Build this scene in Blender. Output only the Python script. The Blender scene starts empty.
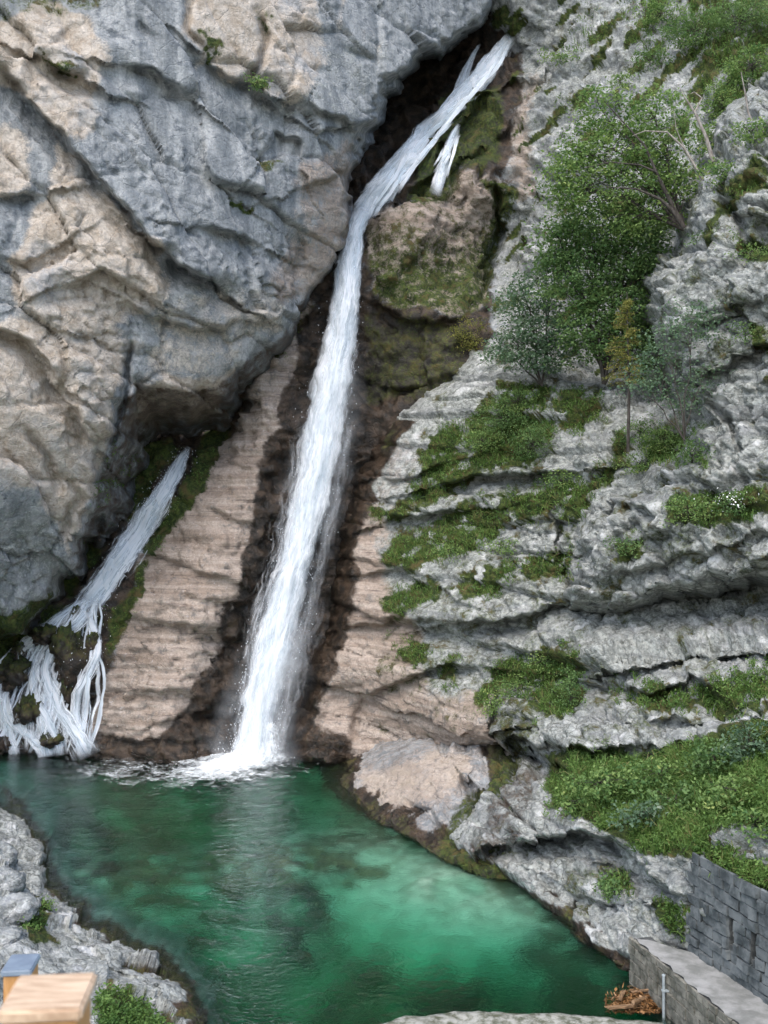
import bpy, math, random
import numpy as np
from mathutils import Vector
from mathutils.bvhtree import BVHTree

random.seed(7)
RNG = np.random.default_rng(11)
F, CU, CV, H = 1027.0, 384.0, 512.0, 12.0      # lens in pixels, optical axis, eye height above the pool
scn = bpy.context.scene
COL = scn.collection

# ------------------------------------------------------------------ noise
_perm = np.random.default_rng(3).permutation(256).astype(np.int64)
_perm = np.concatenate([_perm, _perm])
_g = np.random.default_rng(4).normal(size=(256, 3)); _g /= np.linalg.norm(_g, axis=1)[:, None]; _g = _g.astype(np.float32)
_r3 = np.random.default_rng(5).random((256, 3)).astype(np.float32)

def _h(ix, iy, iz):
    return _perm[_perm[_perm[ix & 255] + (iy & 255)] + (iz & 255)]

def perlin(p):
    p = np.asarray(p, np.float32)
    i = np.floor(p).astype(np.int64); f = p - i
    w = f * f * f * (f * (f * 6 - 15) + 10)
    out = np.zeros(len(p), np.float32)
    for dx in (0, 1):
        for dy in (0, 1):
            for dz in (0, 1):
                g = _g[_h(i[:, 0] + dx, i[:, 1] + dy, i[:, 2] + dz)]
                d = (g * (f - np.array([dx, dy, dz], np.float32))).sum(1)
                ww = (w[:, 0] if dx else 1 - w[:, 0]) * (w[:, 1] if dy else 1 - w[:, 1]) * (w[:, 2] if dz else 1 - w[:, 2])
                out += d * ww
    return out * 1.6

def fbm(p, octs=4, gain=.5, lac=2.03):
    o = np.zeros(len(p)); a = 1.0
    for k in range(octs):
        o += a * perlin(p + 17.3 * k); p = p * lac; a *= gain
    return o

def ridged(p, octs=4, gain=.5):
    o = np.zeros(len(p)); a = 1.0
    for k in range(octs):
        o += a * (1 - 2 * np.abs(perlin(p + 9.1 * k))); p = p * 2.1; a *= gain
    return o

def facets(p, tilt=1.0):
    """Worley cells, each a randomly tilted plane: broken rock faces. Returns height and edge distance."""
    p = np.asarray(p, np.float32); i = np.floor(p).astype(np.int64)
    b1 = np.full(len(p), 9e9, np.float32); b2 = b1.copy(); val = np.zeros(len(p), np.float32)
    for dx in (-1, 0, 1):
        for dy in (-1, 0, 1):
            for dz in (-1, 0, 1):
                c = i + np.array([dx, dy, dz])
                h = _h(c[:, 0], c[:, 1], c[:, 2])
                d = p - (c + _r3[h])
                q = (d * d).sum(1)
                v = (d * _g[(h + 31) & 255]).sum(1) * tilt + (_r3[(h + 77) & 255, 0] - .5)
                n = q < b1
                b2 = np.where(n, b1, np.minimum(b2, q))
                val = np.where(n, v, val); b1 = np.where(n, q, b1)
    return val, np.sqrt(b2) - np.sqrt(b1)

def sstep(a, b, x):
    t = np.clip((x - a) / (b - a), 0, 1); return t * t * (3 - 2 * t)

# ------------------------------------------------------------------ plane helpers
def segdist(pts, poly, closed):
    P = np.array(poly, float); A = P if closed else P[:-1]; B = np.roll(P, -1, 0) if closed else P[1:]
    best = np.full(len(pts), 9e9); side = np.zeros(len(pts))
    for a, b in zip(A, B):
        d = b - a; L = d @ d + 1e-9
        t = np.clip(((pts - a) @ d) / L, 0, 1)
        q = pts - a - t[:, None] * d
        r = (q * q).sum(1)
        n = r < best
        best = np.where(n, r, best)
        s = (d[0] * q[:, 1] - d[1] * q[:, 0])
        side = np.where(n, s, side)
    return np.sqrt(best), side

def inside(pts, poly):
    x, y = pts[:, 0], pts[:, 1]; r = np.zeros(len(pts), bool); n = len(poly)
    for i in range(n):
        x1, y1 = poly[i]; x2, y2 = poly[(i + 1) % n]
        if y1 == y2: continue
        r ^= ((y1 > y) != (y2 > y)) & (x < (x2 - x1) * (y - y1) / (y2 - y1) + x1)
    return r

def sdf(pts, poly):
    d, _ = segdist(pts, poly, True)
    return np.where(inside(pts, poly), d, -d)

def tps(ctrl):
    C = np.array(ctrl, float); X = C[:, :2] / 400; n = len(X)
    def phi(d2): return np.where(d2 > 1e-12, .5 * d2 * np.log(d2 + 1e-12), 0)
    K = phi(((X[:, None] - X[None]) ** 2).sum(2)) + np.eye(n) * 2e-3
    Pm = np.hstack([np.ones((n, 1)), X]); A = np.block([[K, Pm], [Pm.T, np.zeros((3, 3))]])
    w = np.linalg.solve(A, np.concatenate([C[:, 2], np.zeros(3)]))
    def f(pts):
        q = pts / 400
        o = w[n] + q @ w[n + 1:]
        for k in range(n):
            o += w[k] * phi(((q - X[k]) ** 2).sum(1))
        return o
    return f

def unproj(uv, Y):
    return np.stack([(uv[:, 0] - CU) / F * Y, Y, H + (CV - uv[:, 1]) / F * Y], 1)
def P3(u, v, Y): return Vector(((u - CU) / F * Y, Y, H + (CV - v) / F * Y))
def YZ(v, z): return (H - z) * F / (v - CV)          # distance of a point of height z seen on row v

# ------------------------------------------------------------------ scene helpers
def mesh(name, V, Fc, mat=None, parent=None, smooth=True, attrs=None, uv=None):
    me = bpy.data.meshes.new(name)
    V = np.asarray(V, np.float32); Fc = np.asarray(Fc, np.int32)
    n, k = Fc.shape
    me.vertices.add(len(V)); me.vertices.foreach_set('co', V.ravel())
    me.loops.add(n * k); me.loops.foreach_set('vertex_index', Fc.ravel())
    me.polygons.add(n); me.polygons.foreach_set('loop_start', np.arange(0, n * k, k, dtype=np.int32))
    me.polygons.foreach_set('use_smooth', np.full(n, smooth))
    me.update(calc_edges=True); me.validate()
    for an, av in (attrs or {}).items():
        a = me.attributes.new(an, 'FLOAT', 'POINT'); a.data.foreach_set('value', np.asarray(av, np.float32))
    if uv is not None:
        l = me.uv_layers.new(name='UVMap'); l.data.foreach_set('uv', np.asarray(uv, np.float32)[Fc.ravel()].ravel())
    if mat: me.materials.append(mat)
    o = bpy.data.objects.new(name, me); COL.objects.link(o)
    if parent: o.parent = parent
    return o

def tag(o, label=None, cat=None, group=None, kind=None):
    if label: o['label'] = label
    if cat: o['category'] = cat
    if group: o['group'] = group
    if kind: o['kind'] = kind
    return o

def empty(name, loc, label, cat, group=None):
    o = bpy.data.objects.new(name, None); COL.objects.link(o); o.location = loc
    o.empty_display_size = .3
    return tag(o, label, cat, group)

def attach(o, root):
    o.parent = root; o.matrix_parent_inverse.identity()
    d = root.location
    o.data.transform(__import__('mathutils').Matrix.Translation(-d))
    return o

# ------------------------------------------------------------------ materials
def newmat(name):
    m = bpy.data.materials.new(name); m.use_nodes = True
    nt = m.node_tree; nt.nodes.clear()
    return m, nt
class NB:
    def __init__(s, nt): s.nt = nt
    def n(s, t, **kw):
        x = s.nt.nodes.new(t)
        for k, v in kw.items():
            if k.startswith('i_'):
                x.inputs[k[2:].replace('_', ' ')].default_value = v
            else: setattr(x, k, v)
        return x
    def l(s, a, b): s.nt.links.new(a, b)
    def math(s, op, a, b=None, c=None, clamp=False):
        x = s.n('ShaderNodeMath', operation=op); x.use_clamp = clamp
        for i, q in enumerate((a, b, c)):
            if q is None: continue
            if isinstance(q, (int, float)): x.inputs[i].default_value = q
            else: s.l(q, x.inputs[i])
        return x.outputs[0]
    def mix(s, f, a, b, blend='MIX'):
        x = s.n('ShaderNodeMix', data_type='RGBA', blend_type=blend)
        if isinstance(f, (int, float)): x.inputs[0].default_value = f
        else: s.l(f, x.inputs[0])
        for i, q in ((6, a), (7, b)):
            if isinstance(q, tuple): x.inputs[i].default_value = (*q, 1)
            else: s.l(q, x.inputs[i])
        return x.outputs[2]
    def ramp(s, f, lo, hi):
        x = s.n('ShaderNodeMapRange', interpolation_type='SMOOTHSTEP')
        x.inputs[1].default_value = lo; x.inputs[2].default_value = hi
        s.l(f, x.inputs[0]); return x.outputs[0]
    def noise(s, vec, scale, detail=6, rough=.55, dist=0.0):
        x = s.n('ShaderNodeTexNoise'); x.inputs['Scale'].default_value = scale
        x.inputs['Detail'].default_value = detail; x.inputs['Roughness'].default_value = rough
        x.inputs['Distortion'].default_value = dist
        s.l(vec, x.inputs['Vector']); return x.outputs[0]
    def attr(s, name):
        x = s.n('ShaderNodeAttribute'); x.attribute_name = name; return x.outputs['Fac']
    def mapping(s, vec, scale=(1, 1, 1), rot=(0, 0, 0)):
        x = s.n('ShaderNodeMapping'); x.inputs['Scale'].default_value = scale; x.inputs['Rotation'].default_value = rot
        s.l(vec, x.inputs['Vector']); return x.outputs[0]

def rock_material():
    m, nt = newmat('limestone'); b = NB(nt)
    co = b.n('ShaderNodeTexCoord').outputs['Object']
    big = b.noise(co, .35, 8, .6); mid = b.noise(co, 1.6, 8, .65); fine = b.noise(co, 9, 6, .7); speck = b.noise(co, 4.0, 5, .75)
    streak = b.noise(b.mapping(co, (1.3, 1.3, .12)), 1.0, 6, .65)
    band = b.noise(b.mapping(co, (.18, .18, 3.2), (0, .12, 0)), 1.0, 5, .6)
    dz = b.math('SUBTRACT', b.math('ADD', b.math('MULTIPLY', mid, .6), b.math('MULTIPLY', fine, .4)), .5)
    def mask(name, gain=1.6, lo=.3, hi=.7):
        return b.ramp(b.math('ADD', b.attr(name), b.math('MULTIPLY', dz, gain)), lo, hi)
    grey = b.mix(b.ramp(streak, .35, .68), (.215, .237, .248), (.47, .485, .48))
    grey = b.mix(b.ramp(mid, .52, .66), grey, (.17, .19, .205))
    cream = b.mix(b.ramp(mid, .35, .65), (.44, .37, .29), (.64, .575, .495))
    cream = b.mix(b.ramp(big, .5, .68), cream, (.42, .42, .41))
    pink = b.mix(b.ramp(band, .3, .7), (.32, .25, .195), (.56, .47, .395))
    band2 = b.noise(b.mapping(co, (.5, .5, 11.0), (0, .1, 0)), 1.0, 4, .65)
    pink = b.mix(b.ramp(band2, .58, .70), pink, (.20, .155, .13))
    pink = b.mix(b.ramp(speck, .58, .72), pink, (.60, .55, .51))
    pink = b.mix(b.ramp(mid, .54, .68), pink, (.25, .225, .20))
    white = b.mix(b.ramp(speck, .36, .62), (.255, .27, .25), (.51, .53, .49))
    vc = b.n('ShaderNodeTexVoronoi', feature='DISTANCE_TO_EDGE'); vc.inputs['Scale'].default_value = 1.0
    wn = b.n('ShaderNodeTexNoise'); wn.inputs['Scale'].default_value = 1.6; wn.inputs['Detail'].default_value = 5; b.l(co, wn.inputs['Vector'])
    wa = b.n('ShaderNodeVectorMath', operation='MULTIPLY_ADD'); b.l(wn.outputs['Color'], wa.inputs[0]); wa.inputs[1].default_value = (.9, .9, .9); b.l(co, wa.inputs[2])
    b.l(b.mapping(wa.outputs[0], (1.3, 1.3, 2.6), (0, .1, 0)), vc.inputs['Vector'])
    joint = b.ramp(vc.outputs[0], .0, .06)
    white = b.mix(b.math('MULTIPLY', b.math('SUBTRACT', 1.0, joint), b.ramp(big, .38, .62)), white, b.mix(.62, white, (.05, .055, .04)))
    lich = b.noise(co, 2.6, 7, .72, .3)
    white = b.mix(b.ramp(lich, .52, .64), white, (.165, .175, .155))
    white = b.mix(b.ramp(b.noise(co, 1.1, 5, .6), .55, .68), white, (.66, .67, .65))
    white = b.mix(b.ramp(band, .5, .62), white, b.mix(.5, white, (.2, .21, .215)))
    c = grey
    c = b.mix(mask('white', 2.0), c, white)
    c = b.mix(mask('cream', 1.5), c, cream)
    c = b.mix(mask('pink', 1.3), c, pink)
    wet = mask('wet', 1.6)
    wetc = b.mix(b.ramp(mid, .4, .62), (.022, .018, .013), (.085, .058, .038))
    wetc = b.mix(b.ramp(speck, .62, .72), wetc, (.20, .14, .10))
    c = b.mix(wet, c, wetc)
    moss = mask('moss', 2.2)
    mossc = b.mix(b.ramp(speck, .4, .62), (.022, .04, .008), (.085, .115, .022))
    mossc = b.mix(b.ramp(mid, .5, .7), mossc, (.11, .085, .03))
    c = b.mix(moss, c, mossc)
    c = b.mix(b.ramp(fine, .35, .7), b.mix(.3, c, (.0, .0, .0)), c)
    pb = b.n('ShaderNodeBsdfPrincipled')
    b.l(c, pb.inputs['Base Color'])
    r = b.math('SUBTRACT', .9, b.math('MULTIPLY', b.math('MULTIPLY', wet, b.math('SUBTRACT', 1.0, moss, clamp=True)), .5))
    b.l(r, pb.inputs['Roughness']); pb.inputs['Specular IOR Level'].default_value = .35
    vor = b.n('ShaderNodeTexVoronoi', feature='DISTANCE_TO_EDGE'); vor.inputs['Scale'].default_value = 1.1
    wv = b.n('ShaderNodeVectorMath', operation='ADD'); b.l(co, wv.inputs[0])
    nc = b.n('ShaderNodeTexNoise'); nc.inputs['Scale'].default_value = .9; nc.inputs['Detail'].default_value = 4; b.l(co, nc.inputs['Vector'])
    b.l(nc.outputs['Color'], wv.inputs[1]); b.l(wv.outputs[0], vor.inputs['Vector'])
    crack = b.ramp(vor.outputs[0], 0, .045)
    hgt = b.math('ADD', b.math('MULTIPLY', mid, 1.0), b.math('ADD', b.math('MULTIPLY', fine, .4), b.math('MULTIPLY', joint, b.math('MULTIPLY', b.attr('white'), .14))))
    hgt = b.math('ADD', hgt, b.math('MULTIPLY', crack, .16))
    for sc_, am in ((1.1, .34), (3.1, .15)):
        vf = b.n('ShaderNodeTexVoronoi', feature='F1'); vf.inputs['Scale'].default_value = sc_
        b.l(b.mapping(wa.outputs[0], (1, 1, 1.7), (0, .5, .3)), vf.inputs['Vector'])
        sp_ = b.n('ShaderNodeSeparateColor'); b.l(vf.outputs['Color'], sp_.inputs[0])
        hgt = b.math('ADD', hgt, b.math('MULTIPLY', sp_.outputs[0], am))
    bp = b.n('ShaderNodeBump'); bp.inputs['Strength'].default_value = .9; bp.inputs['Distance'].default_value = .15
    b.l(hgt, bp.inputs['Height']); b.l(bp.outputs[0], pb.inputs['Normal'])
    out = b.n('ShaderNodeOutputMaterial'); b.l(pb.outputs[0], out.inputs['Surface'])
    return m

def plain(name, c1, c2, scale=4, rough=.8, bump=.3, bdist=.03, spec=.3, stretch=(1, 1, 1)):
    m, nt = newmat(name); b = NB(nt)
    co = b.mapping(b.n('ShaderNodeTexCoord').outputs['Object'], stretch)
    n1 = b.noise(co, scale, 7, .65)
    pb = b.n('ShaderNodeBsdfPrincipled'); b.l(b.mix(b.ramp(n1, .35, .65), c1, c2), pb.inputs['Base Color'])
    pb.inputs['Roughness'].default_value = rough; pb.inputs['Specular IOR Level'].default_value = spec
    bp = b.n('ShaderNodeBump'); bp.inputs['Strength'].default_value = bump; bp.inputs['Distance'].default_value = bdist
    b.l(n1, bp.inputs['Height']); b.l(bp.outputs[0], pb.inputs['Normal'])
    b.l(pb.outputs[0], b.n('ShaderNodeOutputMaterial').inputs['Surface'])
    return m

def leaf_material(name, dark, light, accent, transl=.35):
    m, nt = newmat(name); b = NB(nt)
    r = b.attr('rnd')
    c = b.mix(b.ramp(r, 0, .8), dark, light)
    c = b.mix(b.ramp(r, .86, 1.0), c, accent)
    d = b.n('ShaderNodeBsdfPrincipled'); b.l(c, d.inputs['Base Color'])
    d.inputs['Roughness'].default_value = .55; d.inputs['Specular IOR Level'].default_value = .25
    t = b.n('ShaderNodeBsdfTranslucent'); b.l(b.mix(.35, c, (.16, .22, .02)), t.inputs['Color'])
    mx = b.n('ShaderNodeMixShader'); mx.inputs[0].default_value = transl
    b.l(d.outputs[0], mx.inputs[1]); b.l(t.outputs[0], mx.inputs[2])
    b.l(mx.outputs[0], b.n('ShaderNodeOutputMaterial').inputs['Surface'])
    return m

def fall_material(name, dens, fine=1.0, thin=(.68, .77, .83)):
    """white falling water: streaked along the flow (UV in metres), ragged at the edges"""
    m, nt = newmat(name); b = NB(nt)
    uv = b.n('ShaderNodeUVMap'); uv.uv_map = 'UVMap'
    s1 = b.noise(b.mapping(uv.outputs[0], (2.6 * fine, .3, 1)), 1.0, 6, .65, .5)
    s2 = b.noise(b.mapping(uv.outputs[0], (7.0 * fine, 1.1, 1)), 1.0, 5, .7, .8)
    s3 = b.noise(b.mapping(uv.outputs[0], (1.0 * fine, .16, 1)), 1.0, 3, .5)
    n = b.math('ADD', b.math('ADD', b.math('MULTIPLY', s1, .45), b.math('MULTIPLY', s2, .3)), b.math('MULTIPLY', s3, .25))
    e = b.attr('edge')
    a = b.math('ADD', b.math('MULTIPLY', b.math('SUBTRACT', n, .5), dens[0]), b.math('SUBTRACT', b.math('MULTIPLY', e, dens[1]), dens[2]))
    a = b.ramp(a, -.35, 1.0)
    a = b.math('MULTIPLY', a, b.math('MULTIPLY', b.ramp(e, .0, .22), b.attr('dens')))
    colr = b.mix(b.ramp(n, .40, .60), thin, (.95, .96, .97))
    d = b.n('ShaderNodeBsdfDiffuse'); b.l(colr, d.inputs['Color'])
    t = b.n('ShaderNodeBsdfTranslucent'); t.inputs['Color'].default_value = (.8, .87, .92, 1)
    mx = b.n('ShaderNodeMixShader'); mx.inputs[0].default_value = .3
    b.l(d.outputs[0], mx.inputs[1]); b.l(t.outputs[0], mx.inputs[2])
    bp = b.n('ShaderNodeBump'); bp.inputs['Strength'].default_value = .5; bp.inputs['Distance'].default_value = .15
    b.l(n, bp.inputs['Height']); b.l(bp.outputs[0], d.inputs['Normal'])
    tr = b.n('ShaderNodeBsdfTransparent')
    mm = b.n('ShaderNodeMixShader'); b.l(a, mm.inputs[0]); b.l(tr.outputs[0], mm.inputs[1]); b.l(mx.outputs[0], mm.inputs[2])
    b.l(mm.outputs[0], b.n('ShaderNodeOutputMaterial').inputs['Surface'])
    return m

ROCK = rock_material()

# ------------------------------------------------------------------ rock sheets
SHEETS = {}
def warp(uv, amp, sc, seed=0.0):
    q = np.stack([uv[:, 0] / sc, uv[:, 1] / sc, np.full(len(uv), seed)], 1)
    return uv + amp * np.stack([fbm(q, 3), fbm(q + 31.7, 3)], 1)

def lips(uv, Y, feats):
    w = warp(uv, 5, 38, 2.2); w = warp(w, 1.6, 9, 5.1)
    for poly, amp, kind in feats:
        d, s = segdist(w, poly, False)
        P = np.array(poly, float)
        # fade towards the ends
        end = np.minimum(np.hypot(*(w - P[0]).T), np.hypot(*(w - P[-1]).T))
        fade = sstep(-6, 22, end)
        if kind == 'crack':
            Y = Y + fade * amp * np.exp(-(d / 4.0) ** 2)
        else:
            up = s < 0
            k = np.tanh(d / 1.5)
            Y = Y + fade * np.where(up, -.55 * amp * np.maximum(0, 1 - d / 75) * k, .8 * amp * np.maximum(0, 1 - d / 24) * k)
    return Y

def sheet(name, poly, ctrl, bbox, step, curl, feats, disp, masks, label, raw=4.0, keep=45, zmin=-5.0, R=14.0):
    u = np.arange(bbox[0], bbox[2] + .1, step); v = np.arange(bbox[1], bbox[3] + .1, step)
    U, Vv = np.meshgrid(u, v); nu, nv = len(u), len(v)
    uv = np.stack([U.ravel(), Vv.ravel()], 1)
    sd = sdf(warp(uv, raw, 22, 8.8), poly) if poly else np.full(len(uv), 999.0)
    Y = tps(ctrl)(uv)
    base = unproj(uv, Y).reshape(nv, nu, 3)
    n = np.cross(np.gradient(base, axis=1), np.gradient(base, axis=0)).reshape(-1, 3)
    n /= np.linalg.norm(n, axis=1)[:, None] + 1e-9
    n[n[:, 1] > 0] *= -1
    idx = np.arange(nu * nv).reshape(nv, nu)
    live = sd > -keep - 3 * step; rm = np.cumsum(live) - 1
    q = np.stack([idx[:-1, :-1], idx[1:, :-1], idx[1:, 1:], idx[:-1, 1:]], -1).reshape(-1, 4)
    q = rm[q[live[q].all(1)]]
    uv, sd, Y, n = uv[live], sd[live], Y[live], n[live]
    p0, Yb = unproj(uv, Y), Y
    Y = lips(uv, Y, feats)
    if callable(curl): curl = curl(uv)
    if callable(R): R = R(uv)
    Y = Y + np.where(sd < R, curl * ((R - sd) ** 2 / (4 * R)) * (sd > -R) + curl * np.maximum(-sd, 0) * (sd <= -R), 0)
    p = unproj(uv, Y)
    p = p + n * disp(p0, uv, Yb)[:, None]
    at = masks(p, uv, n)
    ok = (sd[q].max(1) > -keep) & (p[q][:, :, 2].max(1) > zmin)
    q = q[ok]
    used = np.zeros(len(p), bool); used[q.ravel()] = True
    re = np.cumsum(used) - 1
    o = mesh(name, p[used], re[q], ROCK, attrs={k: a[used] for k, a in at.items()})
    tag(o, label, None, None, 'structure')
    SHEETS[name] = (o, BVHTree.FromPolygons(p[used].tolist(), re[q].tolist()))
    return o

def hit(u, v, names=None):
    d = Vector(((u - CU) / F, 1, (CV - v) / F)); o = Vector((0, 0, H)); best = None
    for k, (ob, t) in SHEETS.items():
        if names and k not in names: continue
        r = t.ray_cast(o, d.normalized())
        if r[0] is not None and (best is None or r[0].y < best[0].y): best = (r[0], r[1])
    return best

def spoly(uv, poly, soft=14, w=12, sc=40, seed=0.):
    return sstep(-soft, soft, sdf(warp(uv, w, sc, seed), poly))
Z0 = lambda uv: {k: np.zeros(len(uv)) for k in ('cream', 'pink', 'white', 'wet', 'moss')}

def strata_table(seed, hmin, hmax, amp):
    r = np.random.default_rng(seed); x = -60.0; xs, ys = [], []; 
    while x < 80:
        h = r.uniform(hmin, hmax); a = r.uniform(-amp, amp)
        xs += [x, x + .06, x + h * .2, x + h * .75, x + h - .07, x + h - .05]; ys += [a - .7 * amp, a - .1 * amp, a + .1 * amp, a + .3 * amp, a + .25 * amp, a - .6 * amp]
        x += h
    return np.array(xs), np.array(ys)

# ---- left cliff ---------------------------------------------------
A_poly = [(-400, -400), (540, -400), (506, -60), (488, 4), (474, 28), (448, 40), (418, 58), (394, 72), (380, 94), (370, 122), (356, 152), (349, 186), (346, 212),
          (346, 245), (334, 265), (322, 288), (302, 310), (286, 326), (268, 345), (248, 362), (232, 376), (216, 388), (190, 392), (160, 388), (138, 386),
          (120, 402), (108, 440), (98, 475), (95, 505), (80, 540), (74, 572), (55, 595), (22, 622), (0, 640), (-80, 690), (-400, 800)]
A_ctrl = [(-200, -100, 40), (-200, 300, 40.5), (-200, 650, 42), (0, -80, 45), (0, 100, 45.5), (0, 300, 44.8), (0, 500, 45.5), (0, 620, 48.5), (90, 480, 48), (60, 580, 49.8),
          (110, 380, 47.5), (100, 250, 46.3), (100, 100, 46.6), (170, 250, 48), (160, 360, 48.6), (230, 350, 50.5), (240, 250, 49.8), (200, 100, 48.5), (300, 290, 53.2),
          (300, 200, 51.8), (340, 240, 54.6), (350, 150, 54), (300, 60, 51.5), (400, 60, 56), (400, -80, 56.5), (480, 0, 61), (200, -80, 49), (540, -100, 62)]
A_feats = [
    ([(0, 70), (30, 100), (60, 135), (75, 155), (100, 185), (120, 205), (140, 228), (160, 250), (174, 262)], 1.5, 'lip'),
    ([(163, 255), (180, 268), (210, 280), (228, 293)], 2.0, 'lip'), ([(120, 65), (150, 72), (175, 82), (192, 98)], .9, 'lip'),
    ([(132, 22), (150, 42)], .6, 'crack'), ([(48, 62), (66, 72), (84, 80)], 1.8, 'lip'), ([(268, 150), (283, 128), (300, 140), (306, 165)], .7, 'lip'),
    ([(200, 228), (240, 236), (262, 246)], .9, 'lip'), ([(-10, 195), (42, 193)], .8, 'lip'), ([(-10, 325), (30, 342), (50, 365), (64, 382)], 1.3, 'lip'),
    ([(62, 396), (85, 430), (97, 447)], 1.4, 'lip'), ([(132, 340), (125, 385), (117, 420), (108, 450)], 1.1, 'crack'), ([(60, 288), (100, 272), (132, 288)], .9, 'lip'),
    ([(120, 300), (150, 316), (190, 330), (240, 322)], .8, 'lip'), ([(255, 12), (262, 40), (258, 70), (238, 90)], .8, 'crack'), ([(188, -10), (186, 30), (210, 55)], .6, 'crack'),
    ([(300, 105), (340, 120), (362, 138)], .8, 'lip'), ([(205, 58), (230, 76), (262, 88), (290, 112)], .9, 'lip'), ([(345, 45), (384, 64)], .5, 'crack'),
    ([(20, 430), (50, 455), (62, 500)], .7, 'crack'), ([(200, 130), (205, 170), (240, 200)], .5, 'lip'), ([(300, 225), (305, 260), (290, 290)], .6, 'crack'),
    ([(60, 470), (80, 500), (60, 540)], .6, 'crack'), ([(300, 190), (330, 180), (352, 165)], .7, 'lip'), ([(0, 255), (25, 262), (48, 250)], .7, 'lip')]
def A_disp(p, uv, Y):
    q = p @ np.array([[.8, 0, .6], [0, 1, 0], [-.6, 0, .8]])
    w = q + .22 * np.stack([fbm(p * .6, 3), fbm(p * .6 + 9, 3), fbm(p * .6 + 5, 3)], 1)
    f1, e1 = facets(w * np.array([.16, .2, .34]), .9); f2, e2 = facets(w * np.array([.5, .6, .8]) + 7, .9)
    f3, e3 = facets(w * np.array([1.5, 1.6, 2.0]) + 3, .9)
    rg = sstep(-.35, .3, fbm(p * .16 + 40, 3))
    return -.14 * (1 - sstep(0, .09, e1)) - .09 * (1 - sstep(0, .13, e2)) * rg + .66 * f1 + .13 * f2 * (.25 + rg) + .10 * f3 * (.25 + rg) + .10 * fbm(p * .13, 2) + .03 * fbm(p * 3.0, 3) * (.3 + rg)
def A_mask(p, uv, n):
    m = Z0(uv); S = lambda *a, **k: spoly(uv, *a, **k)
    m['cream'] = np.clip(np.maximum.reduce([
        S([(-80, 10), (20, 10), (60, -10), (105, 40), (98, 85), (88, 128), (62, 140), (30, 100), (-80, 60)]),
        S([(58, 148), (90, 180), (130, 225), (165, 250), (162, 305), (100, 335), (20, 305), (10, 260), (45, 200)]),
        S([(-120, 120), (10, 120), (30, 150), (30, 190), (10, 200), (-120, 200)]) * .7,
        S([(-120, 345), (60, 300), (135, 340), (118, 390), (100, 440), (82, 520), (60, 545), (30, 490), (-120, 480)]) * .85,
        S([(178, -30), (310, -60), (325, 70), (300, 95), (255, 85), (230, 75), (200, 60), (185, 30)]),
        S([(330, -60), (360, -60), (350, 30), (338, 50)]) * .6,
        S([(150, 290), (270, 290), (280, 330), (230, 372), (140, 380)]) * .5,
        S([(130, 378), (240, 366), (220, 420), (120, 430)]) * .75, S([(360, 40), (372, 30), (380, 70)]) * .5]), 0, 1)
    m['cream'] = np.maximum(m['cream'], .45 * S([(290, 190), (345, 150), (350, 270), (300, 310), (270, 300)], soft=20))
    m['pink'] = np.maximum(S([(290, 180), (345, 130), (375, 160), (350, 270), (300, 310), (268, 310), (255, 285), (300, 230)]) * .55, S([(130, 385), (240, 372), (220, 430), (110, 440)]) * .35)
    m['white'] = np.maximum(S([(140, 290), (270, 280), (290, 325), (230, 375), (140, 370)]) * .5, S([(-100, 520), (90, 500), (60, 600), (-100, 660)]) * .45)
    m['white'] = np.maximum(m['white'], S([(270, 60), (400, 30), (380, 110), (330, 130), (280, 110)]) * .4)
    m['wet'] = np.clip(.55 * np.exp(-np.maximum(sdf(uv, A_poly), 0) / 6) * (uv[:, 0] < 350) * (uv[:, 1] > 200), 0, 1)  # darker along the lower rim of the wall
    d, _ = segdist(warp(uv, 5, 30), [(0, 70), (60, 138), (100, 188), (150, 245)], False)
    m['wet'] = np.maximum(m['wet'], .45 * np.exp(-(d / 5) ** 2))  # darker line following the diagonal crack
    ms = [S([(252, 75), (272, 78), (272, 92), (255, 88)], soft=8, w=9, sc=13), S([(228, 198), (258, 206), (258, 216), (235, 212)], soft=8, w=9, sc=13), S([(260, 150), (280, 160), (282, 178), (264, 172)], soft=8, w=9, sc=13) * .7,
          S([(200, 35), (220, 42), (218, 58), (204, 52)], soft=8, w=9, sc=13), S([(255, 5), (268, 30), (262, 45), (250, 20)], soft=8, w=9, sc=13) * .7, S([(40, 50), (75, 62), (84, 82), (52, 78)], soft=8, w=9, sc=13) * .7,
          S([(-60, -20), (110, -20), (100, 12), (-60, 14)], soft=8) * .5, S([(-60, 620), (30, 600), (60, 585), (20, 640), (-60, 680)], soft=6) * .8]
    m['moss'] = np.maximum.reduce(ms)
    return m
sheet('cliff', A_poly, A_ctrl, (-240, -120, 560, 700), 1.8, lambda uv: .17 + .75 * sstep(265, 320, uv[:, 0]) + .25 * sstep(105, 90, uv[:, 0]), A_feats, A_disp, A_mask, 'overhanging blue grey and cream limestone wall left of the main fall', raw=7.0, R=lambda uv: 14 - 9 * sstep(265, 320, uv[:, 0]))

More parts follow.
